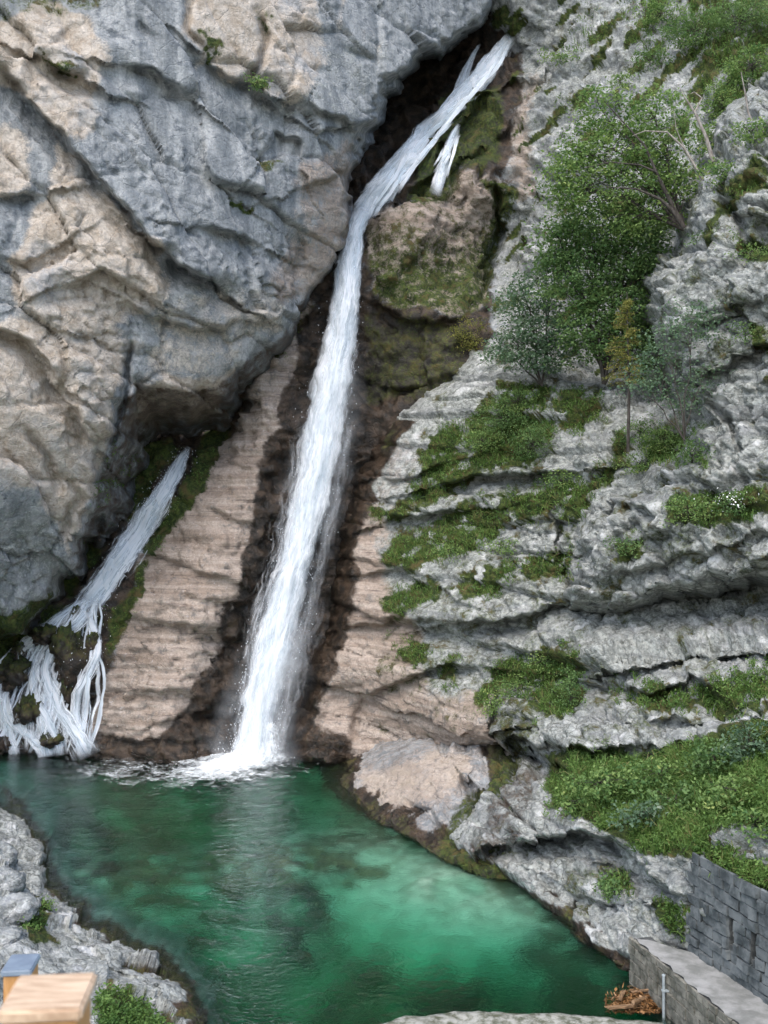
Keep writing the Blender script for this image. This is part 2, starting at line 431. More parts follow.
# ---- gully behind the falls, with the central buttress --------------
B_ctrl = [(190, 445, 57.5), (150, 530, 55), (92, 610, 53), (50, 680, 52.2), (50, 748, 51.2), (0, 640, 52.6), (0, 745, 51.6), (-80, 700, 51.5), (-80, 500, 55), (0, 500, 56), (130, 430, 56), (110, 500, 55.2),
          (207, 425, 60), (200, 350, 60), (100, 735, 50.6), (160, 738, 49.4), (230, 745, 50.6), (120, 640, 51.4), (150, 590, 51.7), (170, 640, 50.4), (200, 600, 50.9), (230, 600, 51.5), (225, 560, 51.4), (258, 600, 53.2), (250, 480, 53.2), (205, 500, 53.2), (262, 420, 54.),
          (290, 440, 55), (262, 380, 55), (310, 310, 56.5), (330, 270, 57.5), (250, 740, 52.8), (290, 740, 53), (285, 600, 54.6), (320, 480, 56), (340, 380, 57.2), (355, 240, 58.6), (330, 640, 54), (340, 560, 55),
          (375, 340, 57.3), (430, 330, 56.2), (420, 230, 57), (390, 214, 57.8), (480, 185, 59), (468, 300, 56.8), (385, 420, 56), (440, 400, 55.5), (497, 220, 61.5), (482, 290, 60), (500, 330, 56),
          (365, 205, 59.4), (400, 165, 61), (435, 120, 62.6), (470, 85, 64), (505, 45, 66), (395, 120, 65.5), (420, 90, 66.5), (455, 60, 67), (480, 130, 61.6), (440, 185, 60), (360, 150, 63), (495, 110, 62), (520, 150, 60.5), (560, 100, 60),
          (640, 40, 58), (700, 60, 55), (768, 0, 56), (860, 0, 53), (545, 260, 57), (600, 350, 52.5), (768, 250, 47.5), (860, 300, 44), (620, -80, 64), (500, -80, 65), (500, 8, 63.4), (512, 26, 63.6), (492, -40, 63.6), (384, -100, 72), (860, -100, 58), (700, 200, 49.5), (640, 280, 51),
          (-80, 800, 50), (200, 800, 49), (330, 800, 51), (480, 500, 55), (600, 500, 51), (450, 650, 55), (860, 500, 42)]
B_feats = [([(365, 300), (400, 318), (440, 322), (470, 316)], .7, 'lip'), ([(372, 380), (400, 388), (440, 380)], .8, 'lip'), ([(404, 196), (434, 172), (452, 132), (476, 104), (500, 94)], 1.3, 'lip'), ([(440, 205), (462, 160), (492, 140)], .9, 'lip'), ([(425, 120), (455, 100), (470, 80)], .8, 'crack'), ([(494, 175), (500, 230), (485, 270), (478, 310)], 1.6, 'crack'),
           ([(130, 560), (160, 556), (225, 580)], .7, 'lip'), ([(110, 618), (160, 622), (225, 636)], .6, 'lip'), ([(100, 690), (150, 690), (210, 700)], .5, 'lip'), ([(200, 505), (240, 520), (262, 530)], .5, 'lip'),
           ([(255, 470), (275, 474), (290, 470)], .6, 'lip'), ([(220, 640), (250, 640)], .7, 'lip'), ([(185, 715), (205, 708), (240, 700)], .9, 'lip'), ([(268, 355), (290, 330), (308, 312)], .8, 'crack')]
B_xs, B_ys = strata_table(21, .5, 1.6, .16)
def B_but(uv):
    return spoly(uv, [(84, 750), (100, 690), (118, 630), (140, 560), (172, 520), (205, 470), (235, 420), (262, 370), (310, 300), (330, 330), (300, 420), (262, 520), (238, 600), (225, 760)], soft=12, w=5)
def B_disp(p, uv, Y):
    w = p + .4 * np.stack([fbm(p * .6, 3), fbm(p * .6 + 9, 3), fbm(p * .6 + 5, 3)], 1)
    f1, e1 = facets(w * .42, .9); f2, e2 = facets(w * np.array([1.0, 1.0, 1.4]) + 7, .9)
    t = (uv[:, 1] - .1 * (uv[:, 0] - 200)) * 51 / F + .35 * fbm(p * .25, 3)
    st = np.interp(t, B_xs, B_ys) * (.55 + .9 * sstep(-.4, .4, fbm(p * .35 + 3, 2)))
    bt = B_but(uv)
    right = sstep(500, 530, uv[:, 0]) * sstep(420, 330, uv[:, 1])
    q = p @ np.array([[.75, 0, .66], [0, 1, 0], [-.66, 0, .75]])
    f3, e3 = facets((q + .3 * fbm(p * .8, 2)[:, None]) * np.array([.35, .5, 1.3]), 1.)
    rough = .5 * f1 + .22 * f2 + .22 * fbm(p * .45, 4)
    return (rough * (1 - .6 * bt) + (st + .16 * f1 + .12 * f2 - .09 * (1 - sstep(0, .12, e2))) * bt * 1.1 +   .28 * (f3 - .5 * (1 - sstep(0, .14, e3))) * right + .05 * fbm(p * 2.5, 3))
def B_mask(p, uv, n):
    m = Z0(uv); S = lambda *a, **k: spoly(uv, *a, **k); bt = B_but(uv)
    pil = S([(362, 215), (400, 195), (450, 180), (500, 165), (505, 190), (490, 260), (478, 310), (400, 318), (365, 300)], soft=8)
    right = S([(514, 56), (500, 34), (486, 24), (480, -120), (900, -120), (900, 420), (500, 420), (490, 290), (505, 200)], soft=10)
    m['pink'] = np.maximum.reduce([bt, pil * .5, pil * .85, S([(370, 330), (395, 320), (400, 350), (380, 380)]) * .3, S([(505, 90), (540, 70), (540, 200), (505, 210)]) * .6])
    m['white'] = np.maximum(right * .6, pil * .25)
    m['cream'] = 0 * bt
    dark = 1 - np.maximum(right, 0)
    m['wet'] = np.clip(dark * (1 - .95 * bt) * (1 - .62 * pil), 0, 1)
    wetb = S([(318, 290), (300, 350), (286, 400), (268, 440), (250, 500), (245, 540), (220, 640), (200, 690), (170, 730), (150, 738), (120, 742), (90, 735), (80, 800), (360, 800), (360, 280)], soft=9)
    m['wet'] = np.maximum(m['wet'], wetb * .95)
    m['wet'] = np.maximum(m['wet'], sstep(.9, .1, p[:, 2]) * .9)
    m['wet'] = np.maximum(m['wet'], .8 * S([(490, 60), (525, 50), (525, 75), (505, 190), (496, 170), (505, 100)], soft=7, w=5))
    mo = [pil * (.35 + .35 * sstep(200, 290, uv[:, 1])), S([(445, 95), (500, 85), (500, 160), (440, 200), (395, 200), (420, 150)], soft=8) * .62,
          S([(362, 300), (400, 320), (470, 318), (470, 370), (440, 400), (362, 410)], soft=9) * .47,
          S([(150, 560), (195, 500), (215, 470), (228, 420), (205, 430), (185, 490), (140, 545)], soft=6, w=5) * .95, S([(105, 620), (150, 556), (140, 600), (120, 640), (106, 660)], soft=6, w=5) * .95,
          S([(90, 470), (110, 440), (180, 440), (150, 500), (100, 560), (70, 600), (60, 590)], soft=8) * .8, S([(-60, 640), (20, 625), (90, 590), (100, 620), (40, 660), (-60, 740)], soft=8) * .7,
          S([(255, 370), (310, 305), (300, 330), (265, 380)], soft=8, w=9, sc=13) * .9, S([(488, 170), (520, 190), (500, 250), (482, 310), (475, 300)], soft=6) * .7,
          right * .95 * sstep(.12, .55, fbm(np.stack([(uv[:, 0] + uv[:, 1]) / 17, (uv[:, 0] - uv[:, 1]) / 75, 0 * uv[:, 0]], 1), 4) + .5 * sstep(560, 720, uv[:, 0] - .8 * uv[:, 1])),
          right * (.25 + .3 * sstep(600, 760, uv[:, 0] - .6 * uv[:, 1]))]
    m['moss'] = np.maximum.reduce(mo)
    m['moss'] = np.maximum(m['moss'], .42 * wetb * sstep(-.1, .5, fbm(p * .5 + 33, 3))) * (1 - .45 * wetb)
    return m
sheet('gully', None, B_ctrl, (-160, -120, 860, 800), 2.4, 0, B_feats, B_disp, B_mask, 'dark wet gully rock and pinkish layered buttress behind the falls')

# ---- right cliff with its ledges ------------------------------------
C_poly = [(284, 900), (292, 752), (308, 700), (325, 650), (340, 600), (346, 560), (350, 528), (360, 488), (378, 450), (397, 425), (428, 403), (452, 383), (475, 357), (505, 338), (530, 348), (560, 372),
          (600, 385), (640, 395), (700, 400), (960, 360), (960, 1200), (720, 1200), (690, 1040), (640, 990), (592, 962), (548, 924), (520, 896), (470, 872), (420, 850), (385, 815), (372, 776), (340, 772), (300, 768), (284, 775)]
C_ctrl = [(300, 752, 50.2), (290, 800, 49.8), (345, 560, 53), (330, 650, 51.5), (385, 440, 54), (480, 360, 52.5), (540, 400, 49.5), (420, 500, 51.5), (400, 600, 49.8), (400, 700, 48.4), (380, 772, 50.2), (450, 756, 48.4), (450, 725, 45.4), (500, 700, 44.6), (500, 600, 46.5), (500, 500, 48.6),
          (600, 450, 45.2), (600, 540, 43.4), (600, 612, 43.2), (600, 700, 38), (545, 760, 38.5), (660, 608, 41.8), (700, 500, 41), (700, 606, 41.2), (600, 650, 40), (700, 640, 37.3), (768, 640, 34.6), (700, 700, 34), (768, 500, 39), (768, 596, 39.2), (768, 690, 31.5), (768, 740, 29), (860, 700, 28), (860, 500, 36), (860, 400, 38), (700, 400, 44), (620, 400, 47),
          (555, 800, 34.8), (600, 850, 31.0), (600, 790, 33.), (650, 860, 28.8), (700, 800, 28.7), (768, 770, 26.4), (768, 862, 23.3), (705, 852, 25.6), (860, 860, 22),
          (500, 800, 37.5), (530, 840, 34.2), (520, 890, 32.6), (560, 920, 30.4), (600, 950, 28.0), (640, 955, 26.6), (690, 935, 25.9), (620, 900, 29.0), (570, 880, 31.6),
          (530, 915, 31.0), (560, 942, 29.0), (590, 962, 27.6), (480, 890, 33.8), (430, 850, 37), (380, 800, 43), (640, 1000, 26.4), (700, 1000, 26), (560, 1000, 28.2), (768, 905, 23.2), (768, 980, 24.6), (840, 1000, 23)]
C_feats = [([(451, 628), (500, 625), (540, 615), (574, 605), (620, 598)], 1.5, 'lip'), ([(574, 671), (620, 665), (660, 655), (730, 644), (768, 645), (850, 640)], 1.2, 'lip'),
           ([(351, 691), (373, 694), (446, 666), (482, 668)], .9, 'lip'), ([(340, 630), (396, 618), (446, 624)], .9, 'lip'), ([(605, 680), (652, 685), (686, 672), (720, 697)], 1.2, 'lip'),
           ([(345, 768), (401, 757), (446, 750), (482, 743)], 3.4, 'lip'), ([(505, 752), (530, 745), (556, 766)], 2.6, 'lip'), ([(552, 757), (600, 754), (645, 750)], 1.4, 'lip'),
           ([(365, 694), (355, 725), (350, 745)], .7, 'crack'), ([(435, 488), (484, 475), (529, 472), (578, 468)], 1.6, 'lip'), ([(384, 527), (414, 517), (449, 512), (482, 510)], 1.1, 'lip'),
           ([(515, 852), (549, 839), (584, 834), (609, 839), (632, 857)], 2.4, 'lip'), ([(360, 575), (400, 570), (440, 590)], .8, 'lip'), ([(500, 690), (500, 720), (490, 760)], 1.2, 'crack'), ([(560, 500), (570, 560), (575, 610)], .9, 'crack'),
           ([(380, 480), (420, 470), (450, 460)], .7, 'lip'), ([(640, 720), (690, 715), (740, 722)], .7, 'lip'), ([(620, 870), (650, 880), (690, 900)], .6, 'lip'), ([(565, 890), (600, 905), (640, 905)], .6, 'lip')]
C_xs, C_ys = strata_table(5, .8, 2.4, .24)
def C_line(u): return np.interp(u, [250, 345, 460, 580, 660, 768, 900], [545, 560, 588, 602, 590, 570, 550])
def C_disp(p, uv, Y):
    w = p + .15 * np.stack([fbm(p * .8, 3), fbm(p * .8 + 9, 3), fbm(p * .8 + 5, 3)], 1)
    f1, e1 = facets(w * np.array([.32, .4, .85]), .8); f2, e2 = facets(w * np.array([1.2, 1.2, 1.9]) + 7, .9); f3, e3 = facets(w * 3.3 + 2, .9)
    t = (uv[:, 1] - C_line(uv[:, 0])) * Y / F + .35 * fbm(p * .22, 3) + .08 * fbm(p * 1.2, 2)
    st = np.interp(t, C_xs, C_ys)
    flat = sstep(730, 790, uv[:, 1]) * sstep(520, 560, uv[:, 0])
    lf = 1 - .65 * sstep(520, 440, uv[:, 0])
    return lf * (-.16 * (1 - sstep(0, .14, e1)) - .13 * (1 - sstep(0, .16, e2))) + (2.1 * (.35 + .65 * lf) * st + .26 * lf * f1) * (1 - .65 * flat) + .12 * lf * f2 + .06 * f3 + .025 * ridged(p * 1.6, 3)
bankpoly = [(552, 763), (585, 752), (652, 758), (725, 742), (790, 716), (790, 832), (725, 826), (697, 858), (641, 858), (630, 842), (585, 825), (552, 806)]
GRASS = [[(414, 455), (449, 425), (499, 385), (549, 380), (554, 430), (535, 462), (514, 465), (479, 475), (444, 500), (414, 510)],
         [(384, 545), (424, 525), (484, 500), (549, 478), (594, 485), (579, 500), (549, 520), (504, 532), (484, 550), (444, 565), (404, 572), (384, 565)],
         [(439, 595), (474, 575), (534, 555), (578, 548), (576, 585), (549, 580), (514, 580), (484, 602)],
         [(599, 465), (624, 420), (632, 450), (604, 485), (584, 520), (569, 545), (562, 500)],
         [(476, 688), (502, 655), (546, 646), (580, 650), (574, 722), (545, 722), (528, 695), (505, 690), (500, 715), (480, 702)],
         [(425, 666), (457, 649), (460, 688), (435, 683)], [(379, 605), (412, 582), (440, 577), (440, 610), (385, 616)], [(388, 645), (430, 635), (425, 665), (395, 668)],
         [(366, 515), (410, 498), (440, 500), (410, 520), (370, 526)], [(600, 690), (650, 676), (690, 690), (715, 705), (640, 712)], [(680, 690), (768, 660), (790, 690), (720, 720)],
         [(545, 390), (600, 388), (610, 420), (560, 432)], [(650, 425), (704, 420), (706, 470), (640, 470)], [(595, 880), (625, 870), (635, 890), (610, 900)], [(698, 846), (740, 850), (790, 880), (790, 905), (750, 893), (705, 868)], [(655, 900), (690, 905), (690, 940), (665, 930)]]
def C_mask(p, uv, n):
    m = Z0(uv); S = lambda *a, **k: spoly(uv, *a, **k)
    m['pink'] = np.maximum.reduce([S([(280, 790), (308, 700), (330, 640), (348, 560), (360, 500), (385, 520), (395, 600), (430, 690), (505, 720), (505, 790)], soft=24) * .95, S([(350, 560), (380, 450), (430, 400), (410, 500), (390, 580)], soft=16) * .4,
                                    S([(330, 690), (500, 690), (505, 770), (330, 780)], soft=12) * .7])
    m['white'] = np.full(len(uv), .8) - .35 * S([(340, 640), (480, 640), (500, 760), (340, 760)], soft=20)
    m['white'] = np.maximum(m['white'], .7)
    sd = sdf(uv, C_poly)
    m['wet'] = np.maximum.reduce([.95 * sstep(22, 4, warp(uv, 7, 30)[:, 0] - np.interp(uv[:, 1], [400, 450, 488, 528, 560, 600, 650, 700, 752, 900], [420, 380, 362, 352, 348, 344, 330, 314, 300, 290])) * (uv[:, 1] > 420),
                                   S([(300, 800), (310, 720), (340, 735), (360, 770), (380, 800)], soft=10) * .9, S([(505, 690), (540, 690), (525, 760), (560, 770), (540, 800), (500, 890), (470, 890), (500, 760)], soft=9) * .5,  # first patch: wet rock whose colour also paints in the cave's shade
                                   sstep(.42, .12, p[:, 2] + .2 * fbm(p * 1.1, 3)) * .95])
    br_ = sstep(-.8, -.1, fbm(p * 1.1 + 21, 4))
    mo = [S(g, soft=9, w=9, sc=18) * .9 * br_ for g in GRASS] + [S(bankpoly, soft=6, w=6) * .95, sstep(.4, .05, p[:, 2]) * .3, S([(380, 580), (600, 560), (600, 730), (520, 740), (380, 690)], soft=20) * .36, S([(500, 700), (560, 690), (540, 770), (500, 800)], soft=8) * .5]
    m['moss'] = np.maximum(np.maximum.reduce(mo), .47 * sstep(-.2, .5, fbm(p * .55 + 60, 4)) * (uv[:, 0] > 380))
    return m
sheet('ledge_cliff', C_poly, C_ctrl, (240, 320, 880, 1060), 1.6, .35, C_feats, C_disp, C_mask, 'layered pale grey cliff with grassy ledges right of the main fall', zmin=-4)

# ---- crag on the right ----------------------------------------------
E_poly = [(660, 318), (658, 290), (667, 264), (690, 250), (698, 216), (716, 186), (722, 165), (738, 132), (768, 106), (800, 80), (960, 20), (960, 560), (800, 568), (768, 570), (720, 580), (660, 594), (625, 604), (580, 602), (576, 580), (582, 545), (592, 520), (604, 506),
          (644, 492), (664, 470), (690, 462), (698, 420), (694, 380), (672, 340)]
E_ctrl = [(700, 300, 39), (768, 200, 38), (690, 260, 40), (680, 500, 37.5), (768, 500, 35), (600, 560, 39.2), (768, 560, 33.6), (700, 400, 38.6), (768, 350, 36.5), (860, 300, 33), (860, 540, 31), (860, 100, 36), (660, 580, 37.4), (720, 440, 37.3)]
E_feats = [([(579, 522), (609, 502), (644, 507), (656, 524)], .9, 'lip'), ([(700, 380), (720, 372), (750, 350), (790, 345)], 1.2, 'lip'), ([(690, 330), (720, 310), (768, 300)], .8, 'lip'), ([(690, 470), (720, 500), (768, 515)], .7, 'lip'), ([(730, 200), (750, 240), (745, 280)], .8, 'crack'),
           ([(600, 575), (660, 562), (720, 548), (790, 530)], .7, 'lip'), ([(700, 400), (730, 420), (740, 460)], .7, 'crack'), ([(715, 190), (740, 215), (790, 220)], .8, 'lip')]
def E_disp(p, uv, Y):
    w = p + .3 * np.stack([fbm(p * .8, 3), fbm(p * .8 + 9, 3), fbm(p * .8 + 5, 3)], 1)
    f1, e1 = facets(w * np.array([.5, .5, .55]) + 3, .9); f2, e2 = facets(w * np.array([1.3, 1.3, 1.5]) + 7, .9); f3, e3 = facets(w * 3.5 + 2, .9)
    return -.22 * (1 - sstep(0, .14, e1)) - .14 * (1 - sstep(0, .16, e2)) + .62 * f1 + .30 * f2 + .10 * f3 + .05 * ridged(p * 1.8, 3)
E_GRASS = [[(700, 238), (716, 210), (730, 190), (745, 195), (722, 225), (708, 250)], [(660, 500), (700, 488), (760, 490), (790, 500), (760, 525), (700, 530), (668, 525)], [(735, 238), (775, 240), (790, 262), (745, 262)], [(735, 300), (770, 340), (790, 360), (750, 350)], [(612, 540), (638, 535), (640, 560), (615, 562)],
           [(715, 190), (740, 170), (768, 150), (768, 190), (735, 205)]]
def E_mask(p, uv, n):
    m = Z0(uv)
    m['white'] = np.full(len(uv), .85)
    m['moss'] = np.maximum.reduce([spoly(uv, g, soft=6, w=5, sc=16) * .85 for g in E_GRASS] + [.18 + .32 * sstep(-.2, .5, fbm(p * .6 + 60, 4))])
    return m
sheet('crag', E_poly, E_ctrl, (550, 20, 880, 640), 1.6, .4, E_feats, E_disp, E_mask, 'rough whitish crag with a dark overhang at the right edge')

# ---- left bank ------------------------------------------------------
G_poly = [(-300, 790), (-60, 800), (0, 812), (20, 822), (42, 850), (44, 880), (75, 906), (102, 928), (135, 950), (162, 970), (188, 995), (205, 1024), (215, 1200), (-300, 1200)]
def zc(u, v, z): return (u, v, YZ(v, z))
G_ctrl = [zc(0, 830, .7), zc(30, 850, .4), zc(0, 900, 1.3), zc(60, 905, .5), zc(60, 960, 1.0), zc(0, 1000, 1.7), zc(100, 940, .45), zc(100, 1000, .8), zc(165, 985, .25), zc(160, 1040, .4), zc(-100, 900, 2.6), zc(-100, 820, 2.0), zc(-100, 1040, 3), zc(60, 1080, 1.2), zc(-150, 1100, 3), zc(205, 1080, .1)]
def G_disp(p, uv, Y):
    f1, _ = facets(p * .7, .9); f2, _ = facets(p * 1.9 + 4, .9); f3, _ = facets(p * 4.5, .9)
    return .30 * f1 + .08 * f2 + .03 * f3 + .03 * fbm(p * 3, 3)
G_GRASS = [[(105, 985), (150, 1000), (175, 1040), (110, 1050), (92, 1010)], [(28, 900), (42, 915), (60, 945), (30, 950), (18, 925)], [(36, 895), (50, 905), (48, 918), (34, 912)]]
def G_mask(p, uv, n):
    m = Z0(uv)
    m['white'] = np.full(len(uv), .9)
    m['wet'] = sstep(.40, .08, p[:, 2] + .15 * fbm(p * 1.4, 3)) * (.3 + .6 * sstep(-.7, -.1, p[:, 2]))
    m['moss'] = np.maximum.reduce([spoly(uv, g, soft=6, w=5, sc=16) * .9 for g in G_GRASS] + [.5 * sstep(.45, .1, p[:, 2] + .2 * fbm(p * 1.1, 3)) * sstep(-.8, -.1, p[:, 2])])
    return m
sheet('bank', G_poly, G_ctrl, (-180, 780, 260, 1120), 1.4, .35, [([(50, 915), (90, 950), (140, 985)], .3, 'lip'), ([(0, 870), (30, 885), (45, 900)], .3, 'lip')], G_disp, G_mask, 'pale stony bank along the near left shore of the pool', zmin=-4, R=5.0)

# ---- pool bed -------------------------------------------------------
def XY(u, v): Y = YZ(v, 0); return ((u - CU) / F * Y, Y)
bed_pts = [((250, 775), 2.0), ((150, 790), 2.1), ((300, 800), 1.9), ((350, 800), 1.6), ((60, 770), 2.6), ((0, 790), 2.4), ((200, 815), 2.6), ((100, 840), 1.3), ((180, 850), 1.1), ((250, 850), .55), ((300, 855), .75), ((350, 865), 1.0),
           ((290, 895), 1.6), ((220, 880), 1.7), ((120, 880), 1.0), ((150, 930), 1.3), ((400, 890), .8), ((450, 900), .9), ((470, 920), .9), ((380, 920), 1.8), ((300, 940), 2.6), ((250, 970), 2.8), ((220, 1000), 1.8), ((350, 980), 3.6), ((450, 970), 3.6), ((520, 960), 2.8), ((560, 985), 3.4), ((600, 1000), 3.2), ((400, 1010), 3.8), ((300, 1020), 3.3), ((520, 915), .8), ((500, 890), .5), ((420, 850), .6), ((360, 830), .7)]
bp = np.array([[*XY(*a), d] for a, d in bed_pts])
def make_bed():
    xs = np.arange(-34, 16, .14); ys = np.arange(18, 62, .14)
    X, Yy = np.meshgrid(xs, ys); q = np.stack([X.ravel(), Yy.ravel()], 1)
    f = tps([(x * 10, y * 10, d) for x, y, d in bp])
    d = np.clip(f(q * 10) * 1.15, .35, 5.0)
    p = np.column_stack([q, -d])
    f1, _ = facets(p * .55, .8); f2, _ = facets(p * 1.6, .8)
    rocky = sstep(-.1, .35, fbm(p * np.array([.22, .3, 0]), 3)) * sstep(43.5, 40.5, q[:, 1]) * (1 - .75 * sstep(31.5, 29, q[:, 1]))
    p[:, 2] += rocky * (.32 * f1 + .14 * f2) + .12 * fbm(p * .5, 3)
    p[:, 2] = np.minimum(p[:, 2], -.12)
    bu = np.stack([CU + q[:, 0] / q[:, 1] * F, CV + H * F / q[:, 1]], 1)
    sand = spoly(bu, [(365, 845), (470, 868), (530, 908), (505, 938), (410, 930), (325, 892)], soft=16, w=10)
    painted_dark = np.maximum.reduce([spoly(bu, [(230, 866), (320, 862), (330, 890), (345, 922), (300, 926), (235, 896)], soft=9, w=14, sc=22) * .7, spoly(bu, [(0, 765), (110, 785), (130, 840), (90, 880), (40, 860)], soft=14) * .8,  # painted darkness: a middle patch, and the dark cliffs' reflection at left
                              spoly(bu, [(350, 965), (480, 940), (600, 985), (620, 1030), (400, 1040), (260, 1010)], soft=22) * .7])  # dark of the deep front water painted onto the bed
    stones = spoly(bu, [(95, 850), (150, 826), (240, 826), (330, 842), (400, 850), (380, 872), (250, 884), (150, 900), (110, 890)], soft=12, w=10, sc=25)
    brk = sstep(-.35, .3, fbm(np.column_stack([bu / np.array([34, 13]), np.zeros(len(bu))]), 4)); stones = stones * (.25 + .75 * brk); painted_dark = painted_dark * (.45 + .75 * brk)
    rocky = np.maximum(rocky * .35 * (1 - sand), stones)
    f3, e3 = facets(p * np.array([1.3, 1.0, 1]), .8); p[:, 2] += stones * (.22 * f3 - .3 * (1 - sstep(0, .25, e3)))
    p[:, 2] = np.minimum(p[:, 2], -.10)
    idx = np.arange(len(q)).reshape(len(ys), len(xs))
    fc = np.stack([idx[:-1, :-1], idx[:-1, 1:], idx[1:, 1:], idx[1:, :-1]], -1).reshape(-1, 4)
    m, nt = newmat('pool_bed_gravel'); b = NB(nt)
    co = b.n('ShaderNodeTexCoord').outputs['Object']
    n1 = b.noise(co, .28, 6, .6, .6); n2 = b.noise(co, 2.2, 6, .65); n3 = b.noise(b.mapping(co, (.6, 1, 1)), .5, 6, .65, 1.0)
    c = b.mix(b.ramp(n2, .35, .65), (.34, .35, .27), (.52, .52, .43))
    n4 = b.noise(b.mapping(co, (.7, 1.6, 1)), .9, 7, .68, .8)
    c = b.mix(b.math('MULTIPLY', b.ramp(n4, .45, .54), b.math('SUBTRACT', 1.0, b.math('MULTIPLY', b.attr('sand'), .55))), c, (.065, .075, .045))
    vb = b.n('ShaderNodeTexVoronoi', feature='F1'); vb.inputs['Scale'].default_value = 2.4; b.l(co, vb.inputs['Vector']); sb_ = b.n('ShaderNodeSeparateColor'); b.l(vb.outputs['Color'], sb_.inputs[0])
    c = b.mix(b.math('MULTIPLY', b.ramp(sb_.outputs[0], .72, .74), .55), c, (.14, .12, .08))
    c = b.mix(b.attr('sand'), c, b.mix(b.ramp(n2, .35, .65), (.44, .41, .32), (.78, .74, .62)))
    rk = b.attr('rocky')
    c = b.mix(b.ramp(b.math('ADD', rk, b.math('MULTIPLY', b.math('SUBTRACT', n2, .5), 1.6)), .3, .95), c, b.mix(b.ramp(n2, .4, .6), (.07, .055, .03), (.27, .20, .12)))
    c = b.mix(b.ramp(b.math('ADD', b.attr('painted_dark'), b.math('MULTIPLY', b.math('SUBTRACT', n2, .5), 1.4)), .25, .85), c, (.03, .045, .035))
    pb = b.n('ShaderNodeBsdfPrincipled'); b.l(c, pb.inputs['Base Color']); pb.inputs['Roughness'].default_value = .9
    b.l(pb.outputs[0], b.n('ShaderNodeOutputMaterial').inputs['Surface'])
    o = mesh('ground', p, fc, m, attrs={'rocky': rocky, 'sand': sand, 'painted_dark': painted_dark})
    tag(o, 'sandy and rocky bed of the green pool', None, None, 'structure')
make_bed()

def make_water():
    m, nt = newmat('pool_water'); b = NB(nt)
    co = b.n('ShaderNodeTexCoord').outputs['Object']
    pb = b.n('ShaderNodeBsdfPrincipled')
    pb.inputs['Base Color'].default_value = (1, 1, 1, 1); pb.inputs['Transmission Weight'].default_value = 1
    pb.inputs['IOR'].default_value = 1.333; pb.inputs['Specular IOR Level'].default_value = .3; pb.inputs['Roughness'].default_value = .03
    w1 = b.noise(b.mapping(co, (1, 1.0, 1)), 1.6, 4, .55, .5); w2 = b.noise(b.mapping(co, (1, 1.6, 1)), 5, 4, .6, .3)
    bp_ = b.n('ShaderNodeBump'); bp_.inputs['Strength'].default_value = .65; bp_.inputs['Distance'].default_value = .14
    b.l(b.math('ADD', w1, b.math('MULTIPLY', w2, .4)), bp_.inputs['Height']); b.l(bp_.outputs[0], pb.inputs['Normal'])
    out = b.n('ShaderNodeOutputMaterial'); b.l(pb.outputs[0], out.inputs['Surface'])
    va = b.n('ShaderNodeVolumeAbsorption'); va.inputs['Color'].default_value = (.12, .80, .65, 1); va.inputs['Density'].default_value = .70
    b.l(va.outputs[0], out.inputs['Volume'])
    x0, x1, y0, y1, zb = -33, 14.5, 20, 60, -6
    xs = np.arange(x0, x1 + .01, .25); ys = np.arange(y0, y1 + .01, .25)
    X, Y = np.meshgrid(xs, ys); q = np.stack([X.ravel(), Y.ravel(), np.zeros(X.size)], 1)
    fall = np.array(XY(248, 762)); r = np.hypot(*(q[:, :2] - fall).T)
    edge = (q[:, 0] > x0 + .1) & (q[:, 0] < x1 - .3) & (q[:, 1] > y0 + .1) & (q[:, 1] < y1 - .3)
    q[:, 2] = np.where(edge, .02 * fbm(q * .7, 3) + .06 * np.exp(-r / 5) * fbm(q * 1.5, 2) , 0)
    n = len(q); nx, ny = len(xs), len(ys); idx = np.arange(n).reshape(ny, nx)
    top = np.stack([idx[:-1, :-1], idx[:-1, 1:], idx[1:, 1:], idx[1:, :-1]], -1).reshape(-1, 4)
    lo = q.copy(); lo[:, 2] = zb; V = np.vstack([q, lo])
    bot = top[:, ::-1] + n
    def wall(e): return np.stack([e[:-1], e[:-1] + n, e[1:] + n, e[1:]], -1)
    Fc = np.vstack([top, bot, wall(idx[0]), wall(idx[-1][::-1]), wall(idx[:, -1]), wall(idx[::-1, 0])])
    Fc[len(top) * 2:] = Fc[len(top) * 2:]
    o = mesh('water', V, Fc, m)
    tag(o, 'emerald green pool below the falls', None, None, 'structure')
make_water()

# ------------------------------------------------------------------ loose rock bodies
def ico(sub):
    import bmesh
    bm = bmesh.new(); bmesh.ops.create_icosphere(bm, subdivisions=sub, radius=1)
    V = np.array([v.co[:] for v in bm.verts]); Fc = np.array([[v.index for v in f.verts] for f in bm.faces]); bm.free()
    return V, Fc
ICO = {k: ico(k) for k in (1, 4, 5)}
def rock_body(name, c, r, seed, label, cat, group, wet=0., moss=0., white=0., pink=0., sub=4, rough=.32):
    V, Fc = ICO[sub]; r = np.array(r)
    p = V * r
    s = np.random.default_rng(seed).random(3) * 50
    w = V + .15 * np.stack([fbm(V * 1.5 + s, 2)] * 3, 1)
    f1, _ = facets(w * 1.2 + s, .9); f2, _ = facets(w * 3.2 + s + 5, .9)
    k = 1 + rough * f1 + rough * .35 * f2 + .10 * fbm(V * 2.2 + s, 3)
    p = p * k[:, None]
    z = p[:, 2] / r[2]; n = len(p)
    mo = np.clip(moss * (.55 + .5 * z) + 0 * z, 0, 1) if moss else np.zeros(n)
    at = dict(cream=np.zeros(n), pink=np.full(n, pink), white=np.full(n, white), wet=np.full(n, wet), moss=mo)
    o = mesh(name, p, Fc, ROCK, attrs=at); o.location = c
    return tag(o, label, cat, group)

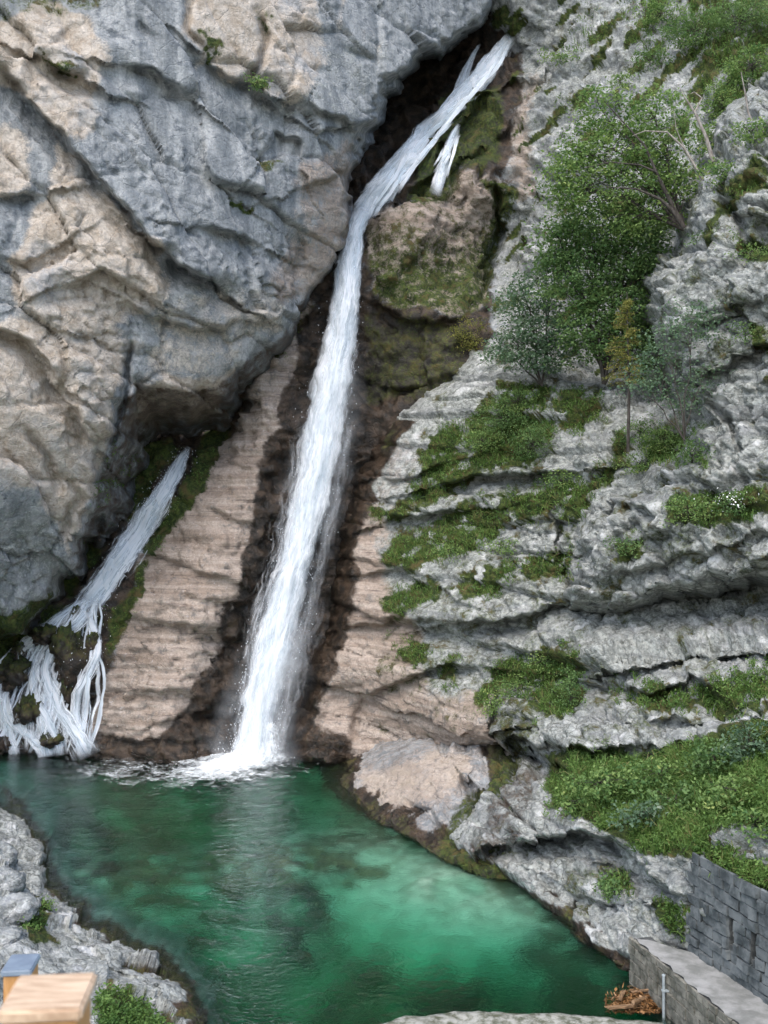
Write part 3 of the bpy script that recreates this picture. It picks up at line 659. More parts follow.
# ---- main boulder at the foot of the right cliff
F_poly = [(349, 800), (352, 785), (362, 774), (392, 766), (440, 761), (478, 763), (498, 756), (514, 772), (522, 800), (528, 840), (528, 872), (512, 880), (482, 882), (440, 868), (398, 842), (362, 822)]
F_ctrl = [(355, 795, 43.4), (400, 790, 41.2), (450, 790, 39.4), (440, 756, 41.5), (500, 770, 39.5), (500, 830, 35.6), (440, 840, 37), (400, 825, 39.2), (365, 812, 41.6), (480, 876, 33.9), (520, 870, 33.5), (520, 800, 37.5), (440, 862, 35.4), (470, 740, 42.6)]
def F_disp(p, uv, Y):
    f1, _ = facets(p * .5, .9); f2, _ = facets(p * 1.5 + 4, .9); f3, _ = facets(p * 3.8, .9)
    k = sstep(430, 480, uv[:, 0])
    t = (uv[:, 1] + .15 * uv[:, 0]) * 40 / F
    return (.16 + .2 * k) * f1 + (.06 + .2 * k) * f2 + .07 * f3 + .12 * np.interp(t * 1.6, C_xs, C_ys)
def F_mask(p, uv, n):
    m = Z0(uv); S = lambda *a, **k: spoly(uv, *a, **k)
    m['pink'] = np.full(len(uv), .42) + .1 * S([(340, 770), (470, 750), (460, 800), (400, 830), (340, 810)], soft=10); m['cream'] = .95 * S([(345, 775), (470, 750), (450, 800), (390, 815)], soft=12)
    rug = S([(470, 800), (500, 735), (540, 760), (530, 890), (480, 890), (430, 860), (440, 830)], soft=10)
    m['white'] = .3 * rug
    m['wet'] = np.maximum.reduce([1.0 * sstep(.7, .3, p[:, 2] + .25 * fbm(p * 1.5, 3)), .6 * rug, .9 * S([(490, 735), (520, 760), (500, 800), (478, 810), (485, 770)], soft=6)])  # last term: darker notch at the upper right
    m['moss'] = np.maximum(.42 * sstep(.6, .2, p[:, 2] + .3 * fbm(p * .8 + 5, 3)), .6 * rug)
    return m
fo = sheet('boulder', F_poly, F_ctrl, (320, 720, 560, 910), 1.3, .16, [([(395, 800), (430, 812), (450, 840)], .5, 'crack'), ([(350, 812), (400, 838), (440, 860)], .9, 'lip'), ([(462, 770), (475, 800), (470, 840)], .8, 'crack'), ([(480, 790), (505, 815), (520, 850)], .8, 'lip')], F_disp, F_mask, None, zmin=-4)
del fo['kind']
tag(fo, 'large pale pinkish boulder with a dark mossy foot jutting into the pool', 'boulder')

for i, (u, v, ru, rv, lab, brown) in enumerate([
    (71, 658, 17, 30, 'tallest mossy rock splitting the side cascade, right of its middle stream', 0), (13, 674, 15, 15, 'round dark mossy rock in the side cascade near the left picture edge', 0),
    (48, 635, 16, 9, 'wide low mossy rock where the side cascade begins to fan out', 0), (76, 616, 6, 9, 'small dark rock highest up in the side cascade', 0),
    (28, 714, 12, 16, 'dark wet rock low in the side cascade, left of its widest stream', 0), (21, 652, 8, 9, 'small rock above the round mossy one in the side cascade', 0),
    (68, 693, 7, 14, 'narrow dark rock below the tallest mossy rock in the cascade', 0), (52, 741, 10, 8, 'low dark rock at the cascade foot beside the pool', 0),
    (3, 746, 9, 10, 'brown rock at the pool edge in the far left corner', 1), (93, 644, 6, 12, 'dark rock between the cascade and the pink buttress', 0)]):
    h = hit(u, v, ['gully']); Y = h[0].y - .75; s = Y / F
    rock_body('mossy_rock', P3(u, v, Y + ru * s * .5), (ru * s * 1.05, ru * s * 1.1, rv * s * 1.05), 60 + i, lab, 'rock', 'mossy rocks in the side cascade', wet=.95 - .2 * brown, moss=0 if brown else .6, rough=.5)
for i, (u, v, ru, rv, lab) in enumerate([(6, 942, 20, 14, 'smooth grey boulder nearest the wooden post on the left bank'), (14, 910, 24, 15, 'flat grey boulder in the middle of the left bank row'), (4, 884, 20, 15, 'grey boulder above the flat one on the left bank'),
                                       (-2, 858, 17, 14, 'farthest grey boulder at the left picture edge above the bank'), (152, 1000, 7, 4, 'small pale stone beside the grass on the left bank')]):
    h = hit(u, v, ['bank']); Y = h[0].y; s = Y / F
    rock_body('grey_boulder', P3(u, v, Y + .1), (ru * s, ru * s * .9, rv * s), 90 + i, lab, 'boulder', 'boulders on the left bank', white=.5, rough=.22)

# ------------------------------------------------------------------ falling water
M_CORE = fall_material('falling_water_core', (4.6, 2.2, .35), 1.0)
M_MID = fall_material('falling_water_veil', (5.5, 1.5, .75), 1.0)
M_NET = fall_material('falling_water_lace', (10.0, .75, .85), .8)
M_CHUTE = fall_material('sliding_water', (8.0, 2.8, .45), 1.2, (.56, .66, .73))
M_LACE = fall_material('cascade_strands', (10.0, 1.9, .85), 1.7, (.6, .7, .78))
M_STREAM = fall_material('falling_water_strands', (8.5, 2.7, .5), 1.5, (.66, .75, .81))
M_THIN = fall_material('falling_water_spray', (6.0, .9, .8), 1.2)
def ribbon(name, pts, mat, parent, bulge=.5, off=0., jit=0., seed=0, na=21, step=5., dens=1., fade=(.05, .001)):
    """pts: (u, v, half width px, distance). A bowed sheet of water running along the points."""
    P = np.array(pts, float)
    L = np.concatenate([[0], np.cumsum(np.hypot(np.diff(P[:, 0]), np.diff(P[:, 1])))])
    n = max(4, int(L[-1] / step)); t = np.linspace(0, L[-1], n)
    Q = np.stack([np.interp(t, L, P[:, k]) for k in range(4)], 1)
    for _ in range(3):
        Q[1:-1] = .25 * Q[:-2] + .5 * Q[1:-1] + .25 * Q[2:]
    T = np.gradient(Q[:, :2], axis=0); T /= np.linalg.norm(T, axis=1)[:, None]
    N = np.stack([-T[:, 1], T[:, 0]], 1); N[N[:, 0] < 0] *= -1
    a = np.linspace(-1, 1, na)
    wob = jit * fbm(np.stack([t / 30, np.full(n, seed * 3.3), np.zeros(n)], 1), 3)
    uv = Q[:, None, :2] + N[:, None] * (a[None, :, None] * (Q[:, 2] * (1 + .22 * fbm(np.stack([t / 16, np.full(n, seed * 1.9), np.full(n, .5)], 1), 3)))[:, None, None] + wob[:, None, None])
    s = Q[:, 3] / F
    Y = Q[:, 3][:, None] - off - bulge * np.sqrt(np.clip(1 - a ** 2, 0, 1))[None] * np.minimum(1, Q[:, 2] * s)[:, None]
    p = unproj(uv.reshape(-1, 2), Y.ravel())
    q = np.stack([p[:, 0] * .9 + seed * 7.7, p[:, 1] * .5, p[:, 2] * .3], 1)
    p[:, 1] -= .22 * fbm(q, 3) + .10 * fbm(q * 4.1, 2)
    along = np.concatenate([[0], np.cumsum(np.linalg.norm(np.diff(unproj(Q[:, :2], Q[:, 3]), axis=0), axis=1))])
    UV = np.stack([(a[None] * (Q[:, 2] * s)[:, None] + seed * 13.7).ravel(), np.repeat(along[:, None] + seed * 5.1, na, 1).ravel()], 1)
    edge = np.repeat((1 - np.abs(a))[None] ** .8, n, 0).ravel()
    tt = np.linspace(0, 1, n); de = dens * sstep(0, fade[0], tt) * sstep(1, 1 - fade[1], tt)
    idx = np.arange(n * na).reshape(n, na)
    fc = np.stack([idx[:-1, :-1], idx[1:, :-1], idx[1:, 1:], idx[:-1, 1:]], -1).reshape(-1, 4)
    o = mesh(name, p, fc, mat, attrs={'edge': edge, 'dens': np.repeat(de, na)}, uv=UV)
    return attach(o, parent) if parent else o

def on_rock(pts, off):
    out = []
    for u, v, w in pts:
        h = hit(u, v, ['gully']); out.append([u, v, w, h[0].y])
    Y = np.array([o[3] for o in out]); K = np.convolve(np.pad(Y, 1, mode='edge'), [.25, .5, .25], 'valid')
    for o, k in zip(out, np.minimum(Y, K)): o[3] = k - off
    return out
def dens_pts(pts, step=10):
    P = np.array(pts, float); L = np.concatenate([[0], np.cumsum(np.hypot(np.diff(P[:, 0]), np.diff(P[:, 1])))])
    t = np.linspace(0, L[-1], max(3, int(L[-1] / step))); return np.stack([np.interp(t, L, P[:, k]) for k in range(P.shape[1])], 1).tolist()

def foam_material():
    m, nt = newmat('white_foam'); b = NB(nt)
    co = b.n('ShaderNodeTexCoord').outputs['Object']
    n1 = b.noise(co, 1.5, 7, .68, .6); n2 = b.noise(co, 6, 4, .7)
    a = b.math('ADD', b.attr('edge'), b.math('MULTIPLY', b.math('SUBTRACT', b.math('ADD', b.math('MULTIPLY', n1, .65), b.math('MULTIPLY', n2, .35)), .5), 2.6))
    a = b.ramp(a, .15, 1.0)
    d = b.n('ShaderNodeBsdfDiffuse'); d.inputs['Color'].default_value = (.86, .91, .92, 1)
    mm = b.n('ShaderNodeMixShader'); b.l(a, mm.inputs[0]); b.l(b.n('ShaderNodeBsdfTransparent').outputs[0], mm.inputs[1]); b.l(d.outputs[0], mm.inputs[2])
    b.l(mm.outputs[0], b.n('ShaderNodeOutputMaterial').inputs['Surface'])
    return m
M_FOAM = foam_material()
def foam(parent, c, rx, ry, peak, seed, rot=0., gain=1.):
    n = 90; g = np.linspace(-1.15, 1.15, n); X, Yy = np.meshgrid(g, g); q = np.stack([X.ravel(), Yy.ravel()], 1)
    r = np.hypot(q[:, 0], q[:, 1])
    x = q[:, 0] * rx; y = q[:, 1] * ry; cr, sr = math.cos(rot), math.sin(rot)
    p = np.stack([c[0] + x * cr - y * sr, c[1] + x * sr + y * cr, np.zeros(len(q))], 1)
    r2 = np.hypot(q[:, 0] - .35, q[:, 1] - .25)
    p[:, 2] = .13 + peak * np.exp(-(r2 / .38) ** 2) * (.7 + .7 * fbm(p * 1.6 + seed, 4)) + .05 * np.abs(fbm(p * 2.5 + seed, 3)) * (r < 1)
    e = np.clip(1.1 - r, 0, 1) * gain
    idx = np.arange(n * n).reshape(n, n); fc = np.stack([idx[:-1, :-1], idx[:-1, 1:], idx[1:, 1:], idx[1:, :-1]], -1).reshape(-1, 4)
    fc = fc[r[fc].min(1) < 1.1]
    return attach(mesh('foam', p, fc, M_FOAM, attrs={'edge': e}), parent)

M_DROP = plain('white_droplets', (.85, .9, .92), (.95, .96, .97), 5, .3)
def droplets(parent, samples):
    """samples: (u, v, Y, radius m)"""
    V, Fc = ICO[1]; S = np.array(samples); n = len(S)
    c = unproj(S[:, :2], S[:, 2]); st = np.ones((n, 1, 3)); st[:, 0, 2] = 2.2
    p = (c[:, None] + V[None] * S[:, 3][:, None, None] * st).reshape(-1, 3)
    fc = (Fc[None] + (np.arange(n) * len(V))[:, None, None]).reshape(-1, 3)
    o = attach(mesh('spray', p, fc, M_DROP), parent); o['kind'] = 'stuff'
    return o

# main fall
MF = empty('waterfall', P3(250, 762, 50.2), 'tall white main waterfall sliding from the high gully and dropping into the pool', 'waterfall')
chute = [(512, 36, 5), (502, 50, 9), (494, 62, 12), (483, 76, 13), (470, 90, 12), (456, 104, 11), (441, 120, 11), (429, 134, 14), (416, 148, 15), (404, 162, 15), (393, 178, 16), (380, 193, 17), (369, 205, 15), (360, 220, 11)]
ch = on_rock(dens_pts(chute), .45)
CHN = np.array(dens_pts(chute, 8))
def strands(parent, path, count, seed, wmin, wmax, off, spread=.95):
    r_ = random.Random(seed); P = np.array(path); T = np.gradient(P[:, :2], axis=0); T /= np.linalg.norm(T, axis=1)[:, None]; N = np.stack([-T[:, 1], T[:, 0]], 1)
    for k in range(count):
        a, b_ = sorted((r_.uniform(0, .75), r_.uniform(.3, 1))); b_ = max(b_, min(1, a + .3)); i0, i1 = int(a * (len(P) - 1)), int(b_ * (len(P) - 1)) + 1
        l0, l1 = r_.uniform(-spread, spread), r_.uniform(-spread, spread)
        st = []
        for i in range(i0, i1):
            t = (i - i0) / max(1, i1 - i0 - 1); l = l0 + (l1 - l0) * t; q = P[i, :2] + N[i] * P[i, 2] * l
            st.append((q[0] + r_.gauss(0, .8), q[1] + r_.gauss(0, .8), r_.uniform(wmin, wmax)))
        if len(st) > 3: ribbon('strand', on_rock(st, off + r_.uniform(0, .5)), M_STREAM, parent, .2, 0, 1.5, seed + k, na=9, fade=(.2, .2))
strands(MF, CHN, 24, 300, 1.6, 3.8, .55, .85)
for k in range(2):
    ribbon('chute', ch, (M_CHUTE, M_MID)[k], MF, .3, .15 * k, 1.6, 1 + k, fade=(.04, .07))
side = on_rock(dens_pts([(480, 44, 2), (472, 56, 4), (465, 72, 5), (460, 88, 6), (453, 104, 7), (446, 114, 6)]), .5)
ribbon('side_strand', side, M_CORE, MF, .3, 0, .5, 7); ribbon('side_strand', side, M_MID, MF, .3, .12, .5, 8)
pl = [(369, 202, 9, 58.8), (362, 214, 10, 58.4), (355, 228, 11, 58.0), (350, 260, 13, 57.2), (346, 300, 16, 56.4), (338, 350, 20, 55.7), (328, 400, 21, 55.1), (321, 450, 22, 54.5), (311, 500, 20, 53.9), (299, 550, 19, 53.3), (286, 600, 19, 52.7), (275, 640, 22, 52.2), (264, 690, 21, 51.5), (256, 730, 19, 50.8), (250, 768, 20, 50.1)]
for k in range(5):
    sc = (.82, .95, 1.06, .9, 1.15)[k]
    ribbon('plunge', [(u + (0, -1.5, 2, 1, 0)[k], v, w * sc, Y) for u, v, w, Y in pl], (M_CORE, M_CORE, M_MID, M_CORE, M_MID)[k], MF, .9, .16 * k, 2.0, 11 + k, na=27)
# thin veils drifting off both sides
veil_r = [(350, 420, 8, 55.2), (342, 470, 14, 54.6), (328, 530, 18, 53.9), (312, 590, 22, 53.2), (298, 650, 24, 52.4), (286, 700, 24, 51.7), (272, 760, 22, 50.4)]
for k in range(3): ribbon('veil', veil_r, M_THIN, MF, .7, .2 * k, 3., 31 + k, na=25, dens=.32)
veil_l = [(318, 400, 14, 55.3), (300, 470, 18, 54.4), (286, 540, 20, 53.5), (266, 610, 22, 52.7), (252, 670, 20, 51.8), (243, 730, 14, 50.8), (240, 762, 12, 50.2)]
for k in range(3): ribbon('veil', veil_l, M_THIN, MF, .6, .2 * k + .3, 3., 41 + k, na=25, dens=.7)
foam(MF, XY(222, 768), 2.9, 3.2, .6, 3.1); foam(MF, XY(249, 762), 2.1, 1.5, 2.0, 8.4); foam(MF, XY(238, 765), 2.4, 1.7, .9, 12.4)
M_MIST, nt_ = newmat('drifting_spray'); b_n = NB(nt_)
mco = b_n.n('ShaderNodeTexCoord').outputs['Object']; mal = b_n.math('MULTIPLY', b_n.math('POWER', b_n.attr('edge'), 1.6), b_n.math('MULTIPLY', b_n.ramp(b_n.noise(mco, .55, 5, .6), .32, .72), b_n.attr('dens')))
md = b_n.n('ShaderNodeBsdfDiffuse'); md.inputs['Color'].default_value = (.9, .94, .96, 1); mm_ = b_n.n('ShaderNodeMixShader'); b_n.l(mal, mm_.inputs[0]); b_n.l(b_n.n('ShaderNodeBsdfTransparent').outputs[0], mm_.inputs[1]); b_n.l(md.outputs[0], mm_.inputs[2])
b_n.l(mm_.outputs[0], b_n.n('ShaderNodeOutputMaterial').inputs['Surface'])
for k in range(4): ribbon('mist', [(300, 560, 20, 53.6), (285, 620, 36, 52.8), (272, 680, 46, 52), (258, 735, 52, 51), (246, 768, 60, 50)], M_MIST, MF, 1.6, .35 * k - .3, 3., 21 + k, na=25, dens=.17, fade=(.45, .02))
for k in range(3): ribbon('mist', [(352, 320, 18, 56.2), (336, 400, 34, 55.2), (318, 480, 38, 54.2), (300, 560, 38, 53.4)], M_MIST, MF, 1.2, .4 * k, 3., 26 + k, na=25, dens=.12, fade=(.4, .4))
foam(MF, XY(205, 776), 5.2, 3.6, 0, 15.4, 0., .5); foam(MF, XY(120, 772), 3.4, 2.2, 0, 18.1, 0., .45)
dr = []
PL = np.array(pl)
for _ in range(1100):
    v = random.uniform(300, 765) if random.random() < .6 else random.uniform(560, 765)
    u = np.interp(v, PL[:, 1], PL[:, 0]); w = np.interp(v, PL[:, 1], PL[:, 2]); Y = np.interp(v, PL[:, 1], PL[:, 3])
    sgn = -1 if random.random() < .55 else 1
    dr.append((u + sgn * w * (.55 + abs(random.gauss(0, .42))), v, Y - random.uniform(0, 1.2), random.uniform(.005, .019)))
for _ in range(500):
    a = random.gauss(0, 1); dr.append((235 + a * 24, 768 - abs(random.gauss(0, 12)) + abs(a) * 3, 49.8 + random.uniform(-.8, .5), random.uniform(.005, .019)))
droplets(MF, dr)

SF = empty('waterfall', P3(440, 190, 60), 'short thin side fall dropping beside the upper chute of the main waterfall', 'waterfall')
sf = on_rock(dens_pts([(459, 124, 3), (453, 134, 5), (448, 148, 5), (445, 160, 6), (440, 178, 7), (435, 196, 8)], 6), .45)
ribbon('stream', sf, M_CORE, SF, .3, 0, 1., 51, fade=(.2, .25)); ribbon('stream', sf, M_MID, SF, .3, .15, 1., 52, fade=(.2, .3)); ribbon('stream', sf, M_MID, SF, .3, .25, 1.4, 53, fade=(.1, .2)); strands(SF, sf, 7, 340, 1.2, 2.4, .6, 1.3)

CF = empty('waterfall', P3(80, 748, 51.3), 'white side cascade from a small cave, fanning out over mossy rocks at left', 'waterfall')
def stream(pts, k, core=True, off=.4, name='stream'):
    s = on_rock(dens_pts(pts), off)
    s = [[q[0], q[1], q[2] * (.92 if k < 64 else .78), q[3]] for q in s]; ribbon(name, s, M_STREAM if core and k < 64 else M_LACE, CF, .12, 0, 1.6, k, fade=(.1, .1)); w = [[q[0], q[1], q[2] * 1.4, q[3]] for q in s]; ribbon(name, w, M_LACE, CF, .1, .12, 2.2, k + 1, fade=(.1, .1))
stream([(189, 446, 3), (183, 458, 6), (174, 474, 9), (163, 492, 11), (151, 512, 14), (138, 532, 15), (124, 553, 14), (112, 570, 13), (100, 588, 13), (88, 606, 13)], 61)
stream([(189, 446, 3), (180, 465, 7), (160, 500, 12), (130, 545, 15), (105, 585, 14), (88, 610, 14)], 63)
stream([(94, 598, 10), (78, 606, 8), (62, 614, 7), (46, 626, 7), (30, 640, 8), (14, 655, 8), (0, 668, 8), (-14, 684, 9)], 65, True, .5)
stream([(90, 606, 11), (76, 624, 10), (62, 636, 9), (52, 652, 8), (46, 668, 9), (48, 686, 11), (56, 704, 12), (66, 722, 13), (78, 738, 16), (84, 750, 20), (88, 758, 24)], 67, True, .7)
stream([(88, 612, 6), (95, 626, 5), (99, 644, 5), (96, 662, 6), (86, 676, 6), (79, 692, 6), (77, 708, 7), (79, 724, 8), (84, 746, 9), (86, 756, 12)], 69, True, .6)
stream([(40, 664, 8), (30, 684, 7), (38, 700, 7), (50, 718, 8), (58, 738, 9), (62, 756, 10)], 71, True, .7)
stream([(8, 690, 5), (4, 706, 6), (12, 720, 7), (26, 734, 8), (42, 745, 9), (46, 757, 11)], 73, True, .6)
stream([(30, 642, 10), (36, 656, 8), (34, 668, 8)], 75, False, .5); stream([(2, 664, 6), (-4, 690, 7), (4, 720, 7), (14, 748, 8), (16, 757, 9)], 77, False, .5)
stream([(46, 690, 10), (42, 712, 8), (44, 730, 8), (48, 748, 10), (50, 757, 12)], 79, False, .6)
for k, (u0, hw) in enumerate(((46, 40), (30, 36))):
    ribbon('lace', on_rock(dens_pts([(96, 588, 9), (80, 612, 16), (62, 636, 26), (u0, 664, hw), (u0 - 4, 700, hw), (u0, 735, hw), (u0 + 4, 750, hw)]), .5 + .1 * k), M_NET, CF, .2, 0, 2., 85 + k, na=41)
for k in range(26):
    e_ = random.uniform(-12, 96); bend = random.uniform(-10, 10); w0 = random.uniform(1.0, 2.4); u0 = np.interp(e_, [-12, 96], [80, 100])
    st_ = []
    for t in np.linspace(0, 1, 9):
        v_ = 596 + 158 * t; uu = u0 + (e_ - u0) * t ** .75 + bend * math.sin(3.1 * t) + random.gauss(0, 2.2)
        st_.append((uu, v_, w0 * (.8 + .6 * t)))
    ribbon('thread', on_rock(dens_pts(st_, 9), random.uniform(.35, .75)), M_LACE if k % 3 else M_STREAM, CF, .1, 0, 2.5, 120 + k, na=9, fade=(.1, .05))
foam(CF, XY(80, 748), 2.0, 1.0, .2, 9.9); foam(CF, XY(28, 750), 1.4, .5, .05, 4.9); 
dr = []
for _ in range(900):
    t = random.random(); u = np.interp(t, [0, .45, .6, 1], [186, 120, 90, 60]); v = np.interp(t, [0, .45, .6, 1], [450, 555, 610, 745])
    h = hit(u, v, ['gully']); dr.append((u + random.gauss(0, 8 + 20 * max(0, t - .5)), v + random.gauss(0, 5), h[0].y - random.uniform(.3, 1.2), random.uniform(.005, .017)))
droplets(CF, dr)
# ------------------------------------------------------------------ built things
import bmesh
def boxes_mesh(name, boxes, mat, bev=.01, seg=2, jit=0., parent=None, seed=1):
    """boxes: list of (origin, ax, ay, az) with full edge vectors from the lower corner; one mesh"""
    bm = bmesh.new(); r = random.Random(seed)
    for o, ax, ay, az in boxes:
        o = Vector(o); ax, ay, az = Vector(ax), Vector(ay), Vector(az)
        vs = [bm.verts.new(o + ax * i + ay * j + az * k + Vector([r.uniform(-jit, jit) for _ in range(3)])) for k in (0, 1) for j in (0, 1) for i in (0, 1)]
        for f in ((0, 2, 3, 1), (4, 5, 7, 6), (0, 1, 5, 4), (2, 6, 7, 3), (0, 4, 6, 2), (1, 3, 7, 5)): bm.faces.new([vs[i] for i in f])
    bm.normal_update()
    if bev: bmesh.ops.bevel(bm, geom=bm.edges[:], offset=bev, segments=seg, affect='EDGES', clamp_overlap=True)
    bmesh.ops.recalc_face_normals(bm, faces=bm.faces[:])
    me = bpy.data.meshes.new(name); bm.to_mesh(me); bm.free(); me.materials.append(mat)
    for p_ in me.polygons: p_.use_smooth = False
    o = bpy.data.objects.new(name, me); COL.objects.link(o)
    return attach(o, parent) if parent else o

M_STONE = plain('grey_wall_stone', (.05, .06, .062), (.155, .17, .17), 2.2, .9, .8, .04)
M_MORT = plain('dark_mortar', (.05, .055, .055), (.11, .115, .11), 9, .95, .6, .03)
M_LOW = plain('mossy_wall_stone', (.09, .09, .07), (.24, .23, .19), 3.5, .9, .8, .05)
M_CONC = plain('pale_concrete', (.18, .185, .17), (.31, .31, .295), 2, .95, .7, .03)
M_WEIR = plain('lichened_kerb_stone', (.09, .095, .06), (.36, .355, .31), 4.5, .95, .9, .05)
M_WOOD = plain('pale_planed_wood', (.40, .27, .17), (.68, .51, .35), 9, .6, .15, .002, .3, (1, 9, 1))
M_WOODD = plain('orange_brown_wood', (.42, .21, .07), (.52, .28, .11), 9, .6, .15, .002, .3, (6, 6, 1))
M_BLUE = plain('blue_grey_metal', (.15, .19, .24), (.20, .25, .30), 12, .45, .1, .002, .5)
M_PIPE = plain('grey_pipe_metal', (.25, .29, .30), (.36, .40, .40), 15, .5, .2, .003, .5)
M_DRIFT = plain('wet_driftwood', (.10, .06, .03), (.34, .21, .11), 5, .7, .5, .01, .4, (1, 6, 6))

ZW = 1.2
A0 = Vector((7.68, 25.1, ZW)); A1 = Vector((9.75, 18.4, ZW))            # foot line of the block wall
dirw = (A1 - A0).normalized(); nrm = Vector((-dirw.y, dirw.x, 0)); nrm = nrm if nrm.x < 0 else -nrm
Lw = (A1 - A0).length; Hw = 2.3
RW = empty('block_wall', A0, 'grey stone block wall with narrow slots beside the concrete path at lower right', 'wall')
def ray_on_wall(u, v):
    d = Vector(((u - CU) / F, 1, (CV - v) / F)); t = (A0 - Vector((0, 0, H))).dot(nrm) / d.dot(nrm); p = Vector((0, 0, H)) + d * t
    return (p - A0).dot(dirw), p.z
slots = []
for u, va, vb in ((733, 919, 946), (755, 931, 961)):
    s0, zt = ray_on_wall(u, va); _, zb = ray_on_wall(u, vb); slots.append((s0, zb, zt))
bx, r = [], random.Random(5)
z = ZW - .1
row = 0
while z < ZW + Hw:
    h = r.uniform(.2, .3); s = -.1 - r.uniform(0, .3)
    while s < Lw:
        w = r.uniform(.26, .6); e = min(s + w, Lw)
        clash = [q for q in slots if s < q[0] + .115 and e > q[0] - .115 and z < q[2] and z + h > q[1]]
        segs = [(s, e)]
        for q in clash:
            segs = [x for a, b_ in segs for x in ((a, min(b_, q[0] - .11)), (max(a, q[0] + .11), b_)) if x[1] - x[0] > .04]
        for a, b_ in segs:
            pr = r.uniform(.03, .12)
            bx.append((A0 + dirw * (a + .012) + Vector((0, 0, z + .012 - ZW)) , dirw * (b_ - a - .024), nrm * pr, Vector((0, 0, h - .024))))
        s = e
    z += h
boxes_mesh('stone_facing', bx, M_STONE, .035, 2, .028, RW)
# backing behind the stones, left open at the slots
bk = []; cuts = sorted(slots); s = -.2
for q in cuts:
    bk.append((A0 + dirw * s - nrm * .3 + Vector((0, 0, -.3)), dirw * (q[0] - .11 - s), nrm * .31, Vector((0, 0, Hw + .3))))
    bk.append((A0 + dirw * (q[0] - .11) - nrm * .3 + Vector((0, 0, -.3)), dirw * .22, nrm * .31, Vector((0, 0, q[1] - ZW + .3))))
    bk.append((A0 + dirw * (q[0] - .11) - nrm * .3 + Vector((0, 0, q[2] - ZW)), dirw * .22, nrm * .31, Vector((0, 0, Hw - (q[2] - ZW)))))
    s = q[0] + .11
bk.append((A0 + dirw * s - nrm * .3 + Vector((0, 0, -.3)), dirw * (Lw - s), nrm * .31, Vector((0, 0, Hw + .3))))
bk.append((A0 - dirw * .2 - nrm * .42 + Vector((0, 0, -.3)), dirw * (Lw + .2), nrm * .1, Vector((0, 0, Hw + .3))))
boxes_mesh('mortar_core', bk, M_MORT, 0, 1, 0, RW)

# path and the low wall that holds it above the water
B0 = Vector((6.32, 26.1, ZW)); B1 = Vector((8.55, 17.6, ZW))
n = 60; V = []; Fc = []
for i in range(n + 1):
    t = i / n; a = B0.lerp(B1, t); c = A0.lerp(A1, t) - nrm * .02
    for j in range(9):
        p_ = a.lerp(c, j / 8); V.append((p_.x + (.04 * math.sin(i * 1.7) if j == 0 else 0), p_.y, p_.z + .02 * random.gauss(0, .6) + .012 * math.sin(i * .6 + j)))
for i in range(n):
    for j in range(8): Fc.append((i * 9 + j, i * 9 + j + 1, (i + 1) * 9 + j + 1, (i + 1) * 9 + j))
tag(mesh('path', V, Fc, M_CONC), 'pale concrete path between the block wall and the pool', None, None, 'structure')
LW = empty('low_wall', B0, 'low mossy stone wall holding the concrete path above the water', 'wall')
dl = (B1 - B0).normalized(); nl = Vector((-dl.y, dl.x, 0)); nl = nl if nl.x < 0 else -nl; Ll = (B1 - B0).length
bx = []; z = -1.0; r = random.Random(8)
while z < ZW - .1:
    h = min(r.uniform(.16, .28), ZW - .012 - z); s = -.1
    while s < Ll:
        w = r.uniform(.22, .6); e = min(s + w, Ll); pr = r.uniform(.03, .08)
        bx.append((B0 + dl * (s + .01) + nl * .0 + Vector((0, 0, z - ZW + .01)), dl * (e - s - .02), nl * pr, Vector((0, 0, h - .02)))); s = e
    z += h
boxes_mesh('stone_facing', bx, M_LOW, .025, 2, .015, LW)
boxes_mesh('mortar_core', [(B0 - nl * .5 + Vector((0, 0, -2.4)), dl * Ll, nl * .51, Vector((0, 0, 2.36)))], M_MORT, 0, 1, 0, LW)

# upright pipe at the low wall
def tube(pts, rad, sides=8):
    P = [Vector(p) for p in pts]; V, Fc = [], []
    for i, p in enumerate(P):
        t = (P[min(i + 1, len(P) - 1)] - P[max(i - 1, 0)]).normalized()
        a = t.cross(Vector((0, 1, .01))); a = a.normalized() if a.length > .1 else t.cross(Vector((1, 0, 0))).normalized(); b_ = t.cross(a)
        for k in range(sides):
            an = 2 * math.pi * k / sides; V.append(tuple(p + (a * math.cos(an) + b_ * math.sin(an)) * rad[i]))
    for i in range(len(P) - 1):
        for k in range(sides):
            Fc.append((i * sides + k, i * sides + (k + 1) % sides, (i + 1) * sides + (k + 1) % sides, (i + 1) * sides + k))
    return V, Fc
sp = (lambda t: B0 + dl * t + nl * .13)(1.75)
pb = empty('pipe_post', (sp.x, sp.y, -.1), 'thin grey upright pipe standing against the low mossy wall', 'pipe')
V, Fc = tube([(sp.x, sp.y, -.6), (sp.x, sp.y, .5), (sp.x, sp.y, 1.0)], [.035] * 3, 10); attach(mesh('pipe', V, Fc, M_PIPE), pb)
V, Fc = tube([(sp.x, sp.y, .99), (sp.x, sp.y, 1.02), (sp.x, sp.y, 1.04)], [.045, .045, .005], 10); attach(mesh('cap', V, Fc, M_PIPE), pb)
boxes_mesh('bracket', [((sp.x - .05, sp.y - .05, .62), (.2, 0, 0), (0, .1, 0), (0, 0, .04))], M_PIPE, .004, 1, 0, pb)

